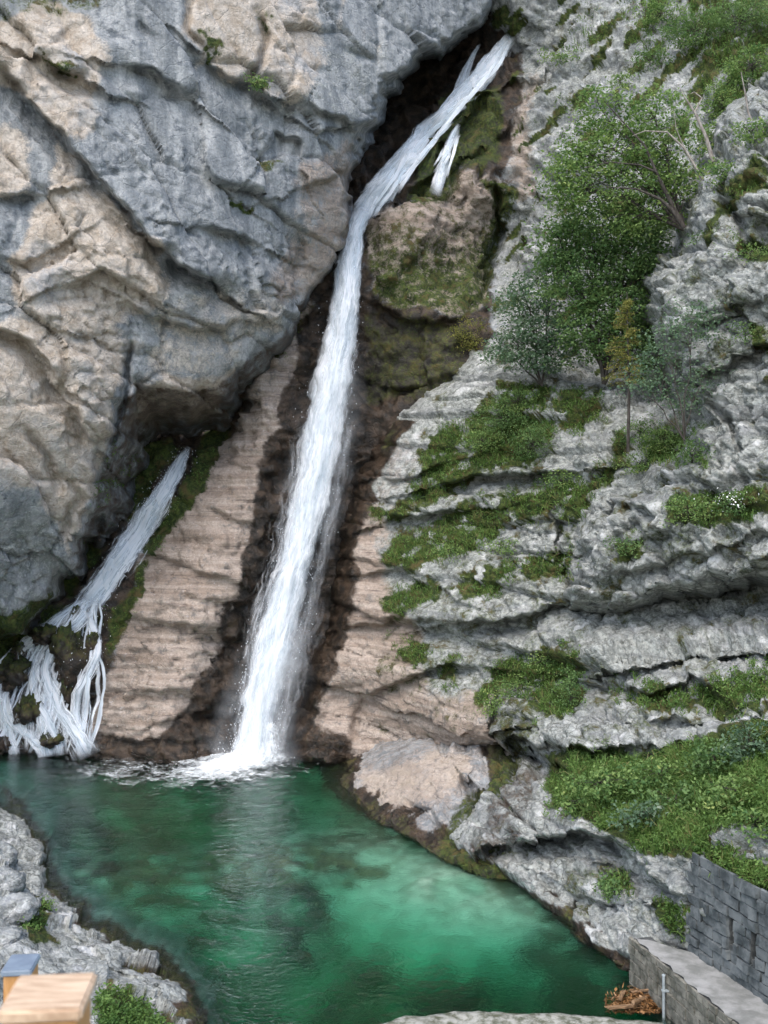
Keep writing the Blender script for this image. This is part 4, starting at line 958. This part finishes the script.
# stone kerb of the weir at the bottom of the picture
line = [(-4.5, 20.4), (-2.5, 22.2), (-.8, 23.3), (.6, 23.75), (2.5, 23.95), (4.6, 23.8), (6.35, 23.45)]
Ln = np.array(line); n = 140; t = np.linspace(0, len(line) - 1, n); C2 = np.stack([np.interp(t, range(len(line)), Ln[:, k]) for k in (0, 1)], 1)
for _ in range(30): C2[1:-1] = .25 * C2[:-2] + .5 * C2[1:-1] + .25 * C2[2:]
prof = [(0.02, -1.5), (.0, -.3), (0, .1), (.0, .3), (.05, .37), (.2, .39), (.4, .39), (.6, .38), (.75, .36), (.8, .3), (.8, -.2), (.82, -1.5)]
V = np.array([(c[0], c[1] - dy, z_) for c in C2 for dy, z_ in prof]); d_ = fbm(V * 1.6, 4); V[:, 2] += .05 * d_; V[:, 1] += .06 * fbm(V * 1.9 + 9, 4)
m_ = len(prof); Fc = [(i * m_ + j, i * m_ + j + 1, (i + 1) * m_ + j + 1, (i + 1) * m_ + j) for i in range(n - 1) for j in range(m_ - 1)]
tag(mesh('weir_kerb', V, Fc, M_WEIR), 'lichen covered stone kerb running along the near end of the pool', 'kerb')

# driftwood caught in the corner
def plank(u, v, z, L, rot, tilt, wdt, lab):
    Y = YZ(v, z); c = P3(u, v, Y)
    o = boxes_mesh('driftwood', [((-L / 2, -wdt / 2, -.03), (L, 0, 0), (0, wdt, 0), (0, 0, .06))], M_DRIFT, .012, 2, .02, None, int(u * 7 + v))
    o.location = c; o.rotation_euler = (random.uniform(-.3, .3), tilt, rot); return tag(o, lab, 'driftwood', 'driftwood caught beside the low wall')
plank(630, 1006, .12, 1.3, .35, .1, .15, 'longest pale plank floating in the corner by the low wall')
plank(647, 990, .2, .9, -.7, -.35, .13, 'tilted orange brown plank leaning on the low wall')
plank(640, 1000, .22, .8, .9, .2, .1, 'short broken board across the middle of the driftwood heap')
plank(622, 995, .1, .6, 1.2, .1, .09, 'small dark stub of wood at the left end of the driftwood')

rng_ = np.random.default_rng(77); k_ = 2200
q_ = np.stack([640 + np.clip(rng_.normal(0, 13, k_), -34, 24), 1003 + np.clip(rng_.normal(0, 6, k_), -17, 9)], 1); z_ = .03 + np.abs(rng_.normal(0, .07, k_)) * np.exp(-((q_[:, 0] - 646) / 14) ** 2)
M_LITTER = leaf_material('fallen_leaves', (.08, .045, .02), (.32, .16, .06), (.50, .32, .18), .1)
C_ = np.array([P3(a, c, YZ(c, z)) [:] for (a, c), z in zip(q_, z_)])
A_ = rng_.normal(size=(k_, 3)) * np.array([1, 1, .35]); A_ /= np.linalg.norm(A_, axis=1)[:, None]; N_ = np.cross(A_, np.array([0, .3, 1.])); L_ = rng_.uniform(.04, .11, k_)[:, None]
V_ = np.stack([C_ - A_ * L_, C_ + N_ * L_ * .45, C_ + A_ * L_, C_ - N_ * L_ * .45], 1).reshape(-1, 3)
tag(mesh('leaf_litter', V_, np.arange(4 * k_).reshape(-1, 4), M_LITTER, attrs={'rnd': np.repeat(rng_.random(k_), 4)}, smooth=False), 'brown fallen leaves and twigs floating round the driftwood', 'leaf litter', None, 'stuff')

# wooden posts at the viewpoint
def post(px, Yc, w, d, th, rot, mc, ms, lab, drop):
    c = P3(px[0], px[1], Yc); r_ = empty('railing_post', (c.x, c.y, c.z - drop), lab, 'post', 'posts of the viewpoint railing')
    for nm, ww, dd, z0, z1, mt, bv in (('cap', w, d, -th, 0, mc, .006), ('shaft', w * .86, d * .86, -drop, -th - .001, ms, .004)):
        q = Vector((math.cos(rot), math.sin(rot), 0)); k = Vector((-math.sin(rot), math.cos(rot), 0))
        boxes_mesh(nm, [(c - q * ww / 2 - k * dd / 2 + Vector((0, 0, z0)), q * ww, k * dd, (0, 0, z1 - z0))], mt, bv, 3, 0, r_)
post((49, 991), 2.27, .176, .18, .028, .09, M_WOOD, M_WOODD, 'square railing post with a pale wooden cap in the near left corner', 1.0)
post((21, 962), 5.2, .15, .20, .03, .09, M_BLUE, M_WOODD, 'railing post with a flat blue grey cap behind the wooden post', 1.2)
# ------------------------------------------------------------------ plants
M_BEECH = leaf_material('beech_leaves', (.09, .19, .06), (.28, .40, .13), (.46, .54, .18), .45)
M_DARK = leaf_material('dark_leaves', (.075, .16, .055), (.21, .33, .12), (.32, .43, .14), .45)
M_BLUEG = leaf_material('grey_green_leaves', (.09, .165, .10), (.20, .30, .18), (.36, .43, .32), .45)
M_YEL = leaf_material('yellowing_needles', (.14, .16, .04), (.33, .32, .09), (.42, .32, .11), .45)
M_GRASS = leaf_material('ledge_grass', (.055, .12, .025), (.165, .27, .07), (.28, .27, .11), .3)
M_BARK = plain('grey_brown_bark', (.035, .03, .025), (.09, .08, .07), 12, .9, .6, .02, .2, (1, 1, .3))
M_DEAD = plain('bleached_dead_wood', (.16, .14, .12), (.36, .33, .29), 12, .9, .6, .02, .2, (1, 1, .3))
M_FLOW = plain('white_petals', (.7, .72, .68), (.85, .85, .8), 10, .7)

def leaf_geo(C, size, rng, up=.8, asp=.62):
    """one four-sided leaf per centre"""
    n = len(C); N = rng.normal(size=(n, 3)); N[:, 2] = np.abs(N[:, 2]) * .6 + up; N /= np.linalg.norm(N, axis=1)[:, None]
    A = rng.normal(size=(n, 3)); A -= (A * N).sum(1)[:, None] * N; A /= np.linalg.norm(A, axis=1)[:, None]; B = np.cross(N, A)
    L = size * rng.uniform(.6, 1.25, n)[:, None]
    V = np.stack([C - A * L * .5, C + B * L * asp * .5 + N * L * .08, C + A * L * .5 - N * L * .1, C - B * L * asp * .5 + N * L * .08], 1).reshape(-1, 3)
    return V, np.arange(4 * n).reshape(-1, 4)

def tubes(parts):
    Vs, Fs, k = [], [], 0
    for pts, rad in parts:
        V, Fc = tube(pts, rad, 5); Vs.append(np.array(V)); Fs.append(np.array(Fc) + k); k += len(V)
    return np.vstack(Vs), np.vstack(Fs)

def bow(a, b, sag, n=5, jit=.0, r=random):
    a, b = Vector(a), Vector(b); L = (b - a).length; out = []
    for i in range(n + 1):
        t = i / n; p = a.lerp(b, t) + Vector((0, 0, sag * L * math.sin(math.pi * t))); p += Vector([r.uniform(-jit, jit) * L for _ in range(3)]) * (0 < i < n); out.append(p)
    return out

def tree(name, label, cat, group, base, blobs, mat, leaf=.11, per=26, clumps=1.0, trunk=.12, seed=0, extra=(), spray=.34, up=.9, bark=None, low=.0):
    """base (u, v, Y); blobs (u, v, Y, half width px, half height px). Branches run from the base to each blob and on to its sprays."""
    rng = np.random.default_rng(seed); rr = random.Random(seed)
    B = P3(*base); root = empty(name, B, label, cat, group)
    parts = []; Cs = []; Rn = []
    for (u, v, Y, ru, rv) in blobs:
        s = Y / F; c = P3(u, v, Y); R = np.array([ru * s, max(.5 * (ru + rv) * s * .8, .25), rv * s])
        vol = R[0] * R[2]
        n = max(4, int(clumps * (46 if name != 'shrub' else 16) * vol / (spray / .34) ** 2))
        d = rng.normal(size=(n, 3)); d /= np.linalg.norm(d, axis=1)[:, None]
        q = d * (rng.uniform(.15, 1.0, n) ** .45)[:, None] * R + np.array(c) + .12 * R * rng.normal(size=(n, 3))
        L = (c - B).length; r0 = trunk * (.5 if len(blobs) > 1 else .8)
        br = bow(B, c, .06 if name != 'shrub' else .1, 6, .03, rr); parts.append((br, np.linspace(trunk if L > 2 else r0, max(.012, trunk * .25), 7).tolist()))
        for k in range(0, n, 2 if name == 'shrub' else 5):
            st = br[rr.choice((3, 4, 5, 6))]
            parts.append((bow(st, q[k], .08, 3, .05, rr), [trunk * .22 + .006, trunk * .15 + .005, trunk * .08 + .004, .004]))
        tone = rng.normal(0, .17, n)
        m = int(per)
        sp = rng.normal(size=(n, m, 3)) * np.array([spray, spray, spray * .32])
        sp[:, :, 2] -= .18 * np.hypot(sp[:, :, 0], sp[:, :, 1])
        Cs.append((q[:, None] + sp).reshape(-1, 3))
        rel = (q[:, 2] - c[2]) / R[2]
        Rn.append(np.clip(.42 + tone[:, None] + .0 * rel[:, None] + rng.normal(0, .16, (n, m)), 0, 1).ravel())
    for e in extra: parts.append(e)
    V, Fc = tubes(parts); attach(mesh('trunk' if name != 'shrub' else 'stem', V, Fc, bark or M_BARK), root)
    C = np.vstack(Cs); V, Fc = leaf_geo(C, leaf, rng, up)
    attach(mesh('crown' if name != 'shrub' else 'foliage', V, Fc, mat, attrs={'rnd': np.repeat(np.concatenate(Rn), 4)}, smooth=False), root)
    return root

def on(u, v, names=None, d=0.):
    h = hit(u, v, names); return h[0].y - d
ALL = ['gully', 'ledge_cliff', 'crag']
def bl(lst, d=1.0, Yf=None):
    return [(u, v, (Yf if Yf else on(u, v, ['gully', 'ledge_cliff']) - d), a, b_) for u, v, a, b_ in lst]
GT = 'trees in the grove on the ledge'
def px(pts, Y, r0, r1): return ([P3(u, v, Y) for u, v in pts], np.linspace(r0, r1, len(pts)).tolist())
tree('leaning_tree', 'broad leaning leafy tree with dark forked limbs rooted at the crag edge', 'tree', GT, (684, 230, 44.0),
     bl([(655, 118, 38, 30), (612, 148, 42, 30), (645, 180, 40, 30), (585, 190, 36, 32), (668, 160, 30, 34), (600, 108, 26, 22), (560, 180, 20, 24), (635, 215, 38, 26), (680, 196, 22, 28), (575, 150, 24, 22)], 0, 44.5), M_BEECH, .17, 28, .68, .075, 3,
     extra=[px([(684, 228), (672, 210), (660, 199), (637, 189), (607, 187)], 43.0, .11, .02), px([(684, 228), (672, 205), (656, 172), (645, 146), (604, 101)], 43.4, .12, .02), px([(656, 172), (640, 165), (610, 162), (585, 168)], 43.3, .05, .015)])
tree('leafy_tree', 'dense dark green tree filling the hollow beside the crag', 'tree', GT, (604, 384, 47.0),
     bl([(590, 232, 40, 34), (628, 250, 40, 38), (576, 282, 36, 34), (626, 300, 38, 40), (596, 330, 36, 34), (640, 345, 24, 28), (560, 240, 24, 28), (650, 262, 18, 36)], 0, 46.5), M_DARK, .18, 28, .82, .10, 5)
tree('grey_leaved_tree', 'pale grey green small tree at the left end of the grove', 'tree', GT, (542, 386, 49.0),
     bl([(530, 302, 30, 26), (552, 328, 38, 26), (516, 346, 28, 22), (556, 276, 26, 24), (545, 356, 34, 16), (500, 352, 14, 12)], 0, 48.5), M_BLUEG, .17, 26, .8, .05, 7)
tree('slim_tree', 'slim sparse tree in front of the crag right of the conifer', 'tree', GT, (684, 440, 37.0),
     bl([(664, 345, 26, 18), (692, 322, 24, 26), (702, 374, 18, 14), (652, 372, 22, 16), (680, 398, 20, 14), (640, 388, 18, 10)], 0, 37.4), M_BLUEG, .13, 24, .8, .03, 9)
# yellowing conifer: whorls of short boughs on a thin stem
cf = empty('conifer', P3(628, 452, 40.5), 'small thin conifer with yellowing boughs on a bare stem', 'tree', GT)
ct = [P3(628, 452, 40.5), P3(629, 400, 40.5), P3(628, 350, 40.5), P3(627, 292, 40.5)]; parts = [(ct, [.07, .06, .04, .012])]; C = []; rng = np.random.default_rng(2)
for k in range(15):
    v = 302 + k * 5.6; z_ = P3(627.6, v, 40.5)
    for j in range(5):
        an = rng.uniform(0, 6.28); L = .25 + .055 * k * rng.uniform(.6, 1.1); e = z_ + Vector((math.cos(an) * L - .25 * L, math.sin(an) * L, -.16 * L)); parts.append(([z_, z_.lerp(e, .5) + Vector((0, 0, .04)), e], [.015, .01, .004]))
        for t in np.linspace(.15, 1, 34):
            q = z_.lerp(e, t); C.append(np.array(q) + rng.normal(0, .055, 3))
V, Fc = tubes(parts); attach(mesh('trunk', V, Fc, M_BARK), cf)
V, Fc = leaf_geo(np.array(C), .12, rng, .5, .35); attach(mesh('crown', V, Fc, M_YEL, attrs={'rnd': np.repeat(rng.uniform(0, 1, len(C)), 4)}, smooth=False), cf)
# dead trunks above the grove
def dead(label, parts, Y):
    r_ = empty('dead_tree', parts[0][0][0], label, 'dead tree', 'dead trees above the grove'); 
    V, Fc = tubes(parts[:1]); attach(mesh('trunk', V, Fc, M_DEAD), r_)
    if len(parts) > 1:
        V, Fc = tubes(parts[1:]); attach(mesh('branch', V, Fc, M_DEAD), r_)
dead('bare bleached trunk with a hooked fork standing highest beside the crag', [px([(713, 162), (706, 137), (695, 113), (684, 96)], 42.5, .10, .03), px([(695, 112), (702, 98), (694, 92), (690, 94)], 42.5, .045, .012), px([(684, 96), (678, 84)], 42.5, .02, .01)], 42.5)
dead('thin grey bare stem arching left through the leaning tree', [px([(703, 180), (684, 148), (667, 132), (645, 131), (632, 136)], 42.8, .065, .012), px([(684, 148), (676, 128), (674, 110)], 42.8, .03, .008)], 42.8)
dead('dark bare snag in the top right corner above the crag', [px([(756, 132), (748, 112), (745, 92), (741, 72)], 41.5, .06, .015)], 41.5)

GS = 'shrubs on the cliff ledges'
def shrub(label, u, v, ru, rv, mat, names=ALL, leaf=.10, per=24, clumps=1.6, seed=0, d=.35, group=GS):
    Y = on(u, v + rv * .6, names, 0)
    return tree('shrub', label, 'shrub', group, (u, v + rv * .95, Y - .05), [(u, v, Y - d - .3 * ru * Y / F, ru, rv)], mat, leaf, per, clumps, .03, seed, spray=.22, up=.6)
for i, (u, v, ru, rv, mt, lab) in enumerate([
    (470, 332, 17, 18, M_YEL, 'feathery yellow green shrub left of the grove beside the mossy pillar'), (502, 418, 24, 16, M_DARK, 'dark shrub on the upper grass slope below the pale tree'), (532, 440, 24, 22, M_DARK, 'tall dark shrub above the white rock step'),
    (482, 440, 20, 12, M_BEECH, 'low green shrub left on the upper grass slope'), (517, 400, 22, 12, M_BEECH, 'green shrub under the pale grey green tree'), (664, 440, 24, 16, M_BEECH, 'green shrub just below the slim sparse tree'),
    (692, 452, 18, 12, M_DARK, 'small dark shrub on the crag right of the slim tree'), (640, 430, 18, 16, M_DARK, 'shrub at the foot of the conifer stem'), (688, 508, 24, 15, M_BEECH, 'bright shrub with yellow leaves on the crag ledge above the overhang'),
    (738, 502, 24, 14, M_DARK, 'rounded shrub with white blossoms on the crag ledge'), (626, 544, 15, 10, M_DARK, 'small round plant on the crag face over the overhang'), (518, 688, 20, 13, M_BEECH, 'leafy shrub hanging over the wet notch'),
    (492, 702, 15, 14, M_BEECH, 'bright green tuft left of the wet notch'), (560, 480, 20, 10, M_BEECH, 'low shrub in the grass below the white step'), (570, 690, 16, 22, M_DARK, 'upright leafy shrub right of the wet notch'),
    (545, 660, 18, 9, M_BEECH, 'low leafy shrub on top of the wet notch'), (500, 545, 22, 8, M_BEECH, 'spreading plant along the middle grass ledge'), (450, 550, 18, 8, M_BEECH, 'small plant left on the middle grass ledge'),
    (640, 462, 18, 12, M_BEECH, 'shrub in the grassy gully left of the crag'), (258, 80, 12, 7, M_DARK, 'small shrub clinging to the left limestone wall'), (610, 770, 0, 0, None, ''),
    (742, 16, 44, 20, M_DARK, 'big dark shrub filling the top right corner'), (696, 30, 32, 18, M_DARK, 'dark shrub left of the big corner shrub'), (660, 12, 30, 14, M_BEECH, 'green shrub high on the slope above the grove'), (752, 64, 30, 20, M_BEECH, 'green shrub right of the bare snag near the corner'),
    (722, 100, 18, 20, M_BEECH, 'shrub behind the bleached dead trunk'), (722, 172, 18, 12, M_BEECH, 'bright green shrub on top of the crag'), (697, 236, 8, 8, M_DARK, 'tiny round shrub on the crag corner'), (750, 252, 18, 8, M_BEECH, 'grassy plant on the crag face'),
    (650, 58, 22, 10, M_DARK, 'low shrub on the grey slope above the leaning tree'), (560, 55, 20, 6, M_BEECH, 'flat green plant on the bare grey slope'), (620, 80, 18, 7, M_BEECH, 'small plant on the slope over the grove'), (708, 140, 14, 18, M_BEECH, 'leafy shrub at the foot of the bleached trunk'), (655, 232, 26, 22, M_DARK, 'dark bush below the root of the leaning tree'), (745, 330, 12, 12, M_DARK, 'small shrub in the middle of the crag face'), (752, 130, 20, 12, M_BEECH, 'shrub on the crag brow by the right picture edge')]):
    if not ru: continue
    sh = shrub(lab, u, v, ru, rv, mt, ALL + ['cliff'], seed=200 + i, clumps=1.8 if v > 100 else 1.2, leaf=.10 if v > 200 else .14)
    if 'blossoms' in lab:
        c = P3(u - 8, v - 4, on(u, v + 9, ALL) - 1.6); q = np.array(c) + np.random.default_rng(1).normal(size=(60, 3)) * np.array([.5, .3, .2])
        V, Fc = leaf_geo(q, .07, np.random.default_rng(1), .4, .9); attach(mesh('blossom', V, Fc, M_FLOW, smooth=False), sh)
GB = 'bushes on the green bank at lower right'
for i, (u, v, ru, rv, mt, lab) in enumerate([(600, 782, 34, 16, M_BEECH, 'leftmost low bush on the green bank'), (660, 772, 34, 15, M_BEECH, 'bush at the top middle of the green bank'), (715, 758, 30, 18, M_DARK, 'dark bush under the crag at the top of the green bank'),
                                           (755, 742, 26, 20, M_BLUEG, 'tall bush at the right edge of the green bank'), (735, 790, 36, 18, M_BEECH, 'widest bush in front on the right half of the green bank'), (675, 800, 30, 14, M_DARK, 'low dark bush in the centre of the green bank'), (640, 815, 26, 12, M_BLUEG, 'small bush near the lower edge of the green bank'),
                                           (755, 820, 24, 14, M_BEECH, 'bush overhanging the top of the block wall'), (576, 800, 18, 14, M_BEECH, 'bush hanging over the undercut rock at the bank end'), (614, 886, 12, 9, M_DARK, 'small dark plant on the shore rock under the bank')]):
    shrub(lab, u, v, ru, rv, mt, ['ledge_cliff'], .13, 26, 2.0, 300 + i, .35, GB)

# grass and herbs on the ledges, bank and shore
def grass(label, polys, n, lmin, lmax, names, seed, wid=.03, herb=.25, w=11, broken=1.):
    rng = np.random.default_rng(seed); Cb, Nb = [], []; H_ = []
    area = [abs(sum(a[0] * b_[1] - b_[0] * a[1] for a, b_ in zip(p_, p_[1:] + p_[:1]))) / 2 for p_ in polys]
    for p_, ar in zip(polys, area):
        P = np.array(p_); k = int(n * ar / sum(area) * 1.8); q = np.stack([rng.uniform(P[:, 0].min() - 8, P[:, 0].max() + 8, k), rng.uniform(P[:, 1].min() - 8, P[:, 1].max() + 8, k)], 1)
        ww = warp(q, w, 22, 4.4); sdv = np.minimum(sdf(ww, p_), 22) + 9 * perlin(np.column_stack([q / 9, np.zeros(k)])) + broken * (14 * fbm(np.column_stack([q / np.array([26, 15]), np.ones(k)]), 2) - 6)
        for (u, v), s_ in zip(q, sdv):
            if s_ < 0: continue
            h = hit(u, v, names)
            if h is None: continue
            if h[1].z < -.35: continue
            Cb.append(h[0][:]); Nb.append(h[1][:] if h[1].y < 0 else (-h[1])[:])
    C = np.array(Cb); N = np.array(Nb); m = len(C)
    tuft = fbm(C * 1.3 + 3, 3)
    isg = rng.random(m) > herb
    D = N * .5 + np.array([0, 0, .75]) + rng.normal(0, .38, (m, 3)); D /= np.linalg.norm(D, axis=1)[:, None]
    L = rng.uniform(lmin, lmax, m) * (1 + .5 * np.clip(tuft, -.8, 1)); S_ = np.cross(D, rng.normal(size=(m, 3))); S_ /= np.linalg.norm(S_, axis=1)[:, None]
    mid = C + D * (L * .6)[:, None]; tip = mid + (D * .4 + N * .35 + np.array([0, 0, -.45])) * (L * .55)[:, None]
    wv = S_ * wid
    V = np.stack([C - wv * .5, C + wv * .5, mid + wv * .4, mid - wv * .4, tip + wv * .06, tip - wv * .06], 1)[isg]
    k = len(V); Fb = np.array([[0, 1, 2, 3], [3, 2, 4, 5]]); Fc = (Fb[None] + (np.arange(k) * 6)[:, None, None]).reshape(-1, 4)
    rv = np.clip(.5 + .4 * tuft + rng.normal(0, .26, m), 0, 1)
    V = V.reshape(-1, 3); R = np.repeat(rv[isg], 6)
    Ch = np.repeat(C[~isg], 4, 0) + rng.normal(0, .07, (4 * (~isg).sum(), 3)) + np.array([0, 0, .1]) + np.repeat(N[~isg], 4, 0) * .08
    V2, F2 = leaf_geo(Ch, .09, rng, .6)
    o = mesh('grass', np.vstack([V, V2]), np.vstack([Fc, F2 + len(V)]), M_GRASS, attrs={'rnd': np.concatenate([R, np.repeat(np.repeat(rv[~isg] * .8, 4), 4)])}, smooth=False)
    return tag(o, label, 'grass', None, 'stuff')
grass('drooping grass and herbs along the ledges of the right cliff', GRASS, 34000, .14, .42, ['ledge_cliff', 'crag'], 1, broken=.4)
grass('grass tufts in the clefts of the crag', E_GRASS, 3500, .1, .32, ['crag'], 2)
grass('thick grass and low herbs covering the green bank above the shore', [bankpoly], 20000, .2, .6, ['ledge_cliff'], 3, .022, .3, 14, .3)
grass('short grass between the stones of the left bank', G_GRASS, 3500, .1, .24, ['bank'], 4, .018, .5)
grass('grass streaks on the grey slope above the grove', [[(520, 70), (640, -10), (700, -10), (560, 75)], [(515, 125), (560, 95), (575, 105), (530, 135)], [(610, 40), (768, -20), (790, 60), (700, 70)], [(560, 20), (600, 0), (620, 10), (570, 35)], [(520, 190), (560, 165), (560, 190), (525, 210)], [(690, 90), (768, 60), (768, 130), (720, 130)]], 9000, .18, .5, ['gully'], 5, .045, .4, 14)
grass('hanging green tufts in the cave and along the side cascade', [[(150, 560), (190, 505), (215, 470), (228, 425), (210, 435), (185, 490), (145, 540)], [(108, 618), (150, 560), (140, 598), (120, 640), (106, 655)], [(90, 480), (115, 440), (150, 440), (120, 500), (85, 560)], [(262, 372), (310, 308), (302, 326), (268, 378)], [(0, 632), (40, 618), (70, 600), (30, 640), (0, 650)]], 5000, .08, .25, ['gully', 'cliff'], 6, .03, .4)

# ------------------------------------------------------------------ unseen valley floor behind the viewpoint, added to bounce light
def valley():
    xs = np.linspace(-140, 140, 120); ys = np.linspace(-150, 19.5, 90); X, Yy = np.meshgrid(xs, ys)
    p = np.stack([X.ravel(), Yy.ravel(), np.zeros(X.size)], 1); p[:, 2] = .3 + .5 * fbm(p * .06, 3) - .5 * sstep(10, 19, p[:, 1])
    idx = np.arange(len(p)).reshape(90, 120); fc = np.stack([idx[:-1, :-1], idx[:-1, 1:], idx[1:, 1:], idx[1:, :-1]], -1).reshape(-1, 4)
    tag(mesh('ground', p, fc, plain('valley_bounce_floor', (.26, .27, .22), (.48, .48, .44), .6, .95, .5, .1)), 'unseen stony valley floor added for bounce light', None, None, 'structure')
valley()
# ------------------------------------------------------------------ light and camera
def setup():
    w = bpy.data.worlds.new('World'); scn.world = w; w.use_nodes = True
    nt = w.node_tree; nt.nodes.clear(); b = NB(nt)
    sky = b.n('ShaderNodeTexSky', sky_type='NISHITA'); sky.sun_disc = False
    el, az = math.radians(58), math.radians(200)
    sky.sun_elevation = el; sky.sun_rotation = az; sky.air_density = 1.0; sky.dust_density = 2.6; sky.ozone_density = 1.0
    bg = b.n('ShaderNodeBackground'); bg.inputs['Strength'].default_value = .14
    b.l(sky.outputs[0], bg.inputs['Color']); b.l(bg.outputs[0], b.n('ShaderNodeOutputWorld').inputs['Surface'])
    L = bpy.data.lights.new('sun', 'SUN'); L.energy = .8; L.angle = math.radians(60); L.color = (1, .97, .93)
    s = bpy.data.objects.new('sun', L); COL.objects.link(s)
    d = Vector((math.sin(az) * math.cos(el), math.cos(az) * math.cos(el), math.sin(el)))
    s.rotation_euler = (-d).to_track_quat('-Z', 'Y').to_euler(); s.location = d * 100
    cam = bpy.data.cameras.new('camera'); c = bpy.data.objects.new('camera', cam); COL.objects.link(c)
    c.location = (0, 0, H); c.rotation_euler = (math.radians(90), 0, 0)
    cam.sensor_fit = 'VERTICAL'; cam.sensor_height = 32; cam.lens = 32 * F / 1024
    cam.clip_end = 500; cam.clip_start = .05
    cam.dof.use_dof = True; cam.dof.focus_distance = 46; cam.dof.aperture_fstop = cam.lens / 1000 / .009
    scn.camera = c
    scn.view_settings.view_transform = 'Standard'; scn.view_settings.look = 'None'; scn.view_settings.gamma = 1; scn.view_settings.use_curve_mapping = False
    scn.view_settings.exposure = 1.3
    scn.render.engine = 'CYCLES'
    cy = scn.cycles; cy.max_bounces = 7; cy.diffuse_bounces = 4; cy.glossy_bounces = 3; cy.transmission_bounces = 6; cy.transparent_max_bounces = 24
    cy.use_denoising = True; cy.sample_clamp_indirect = 6
setup()
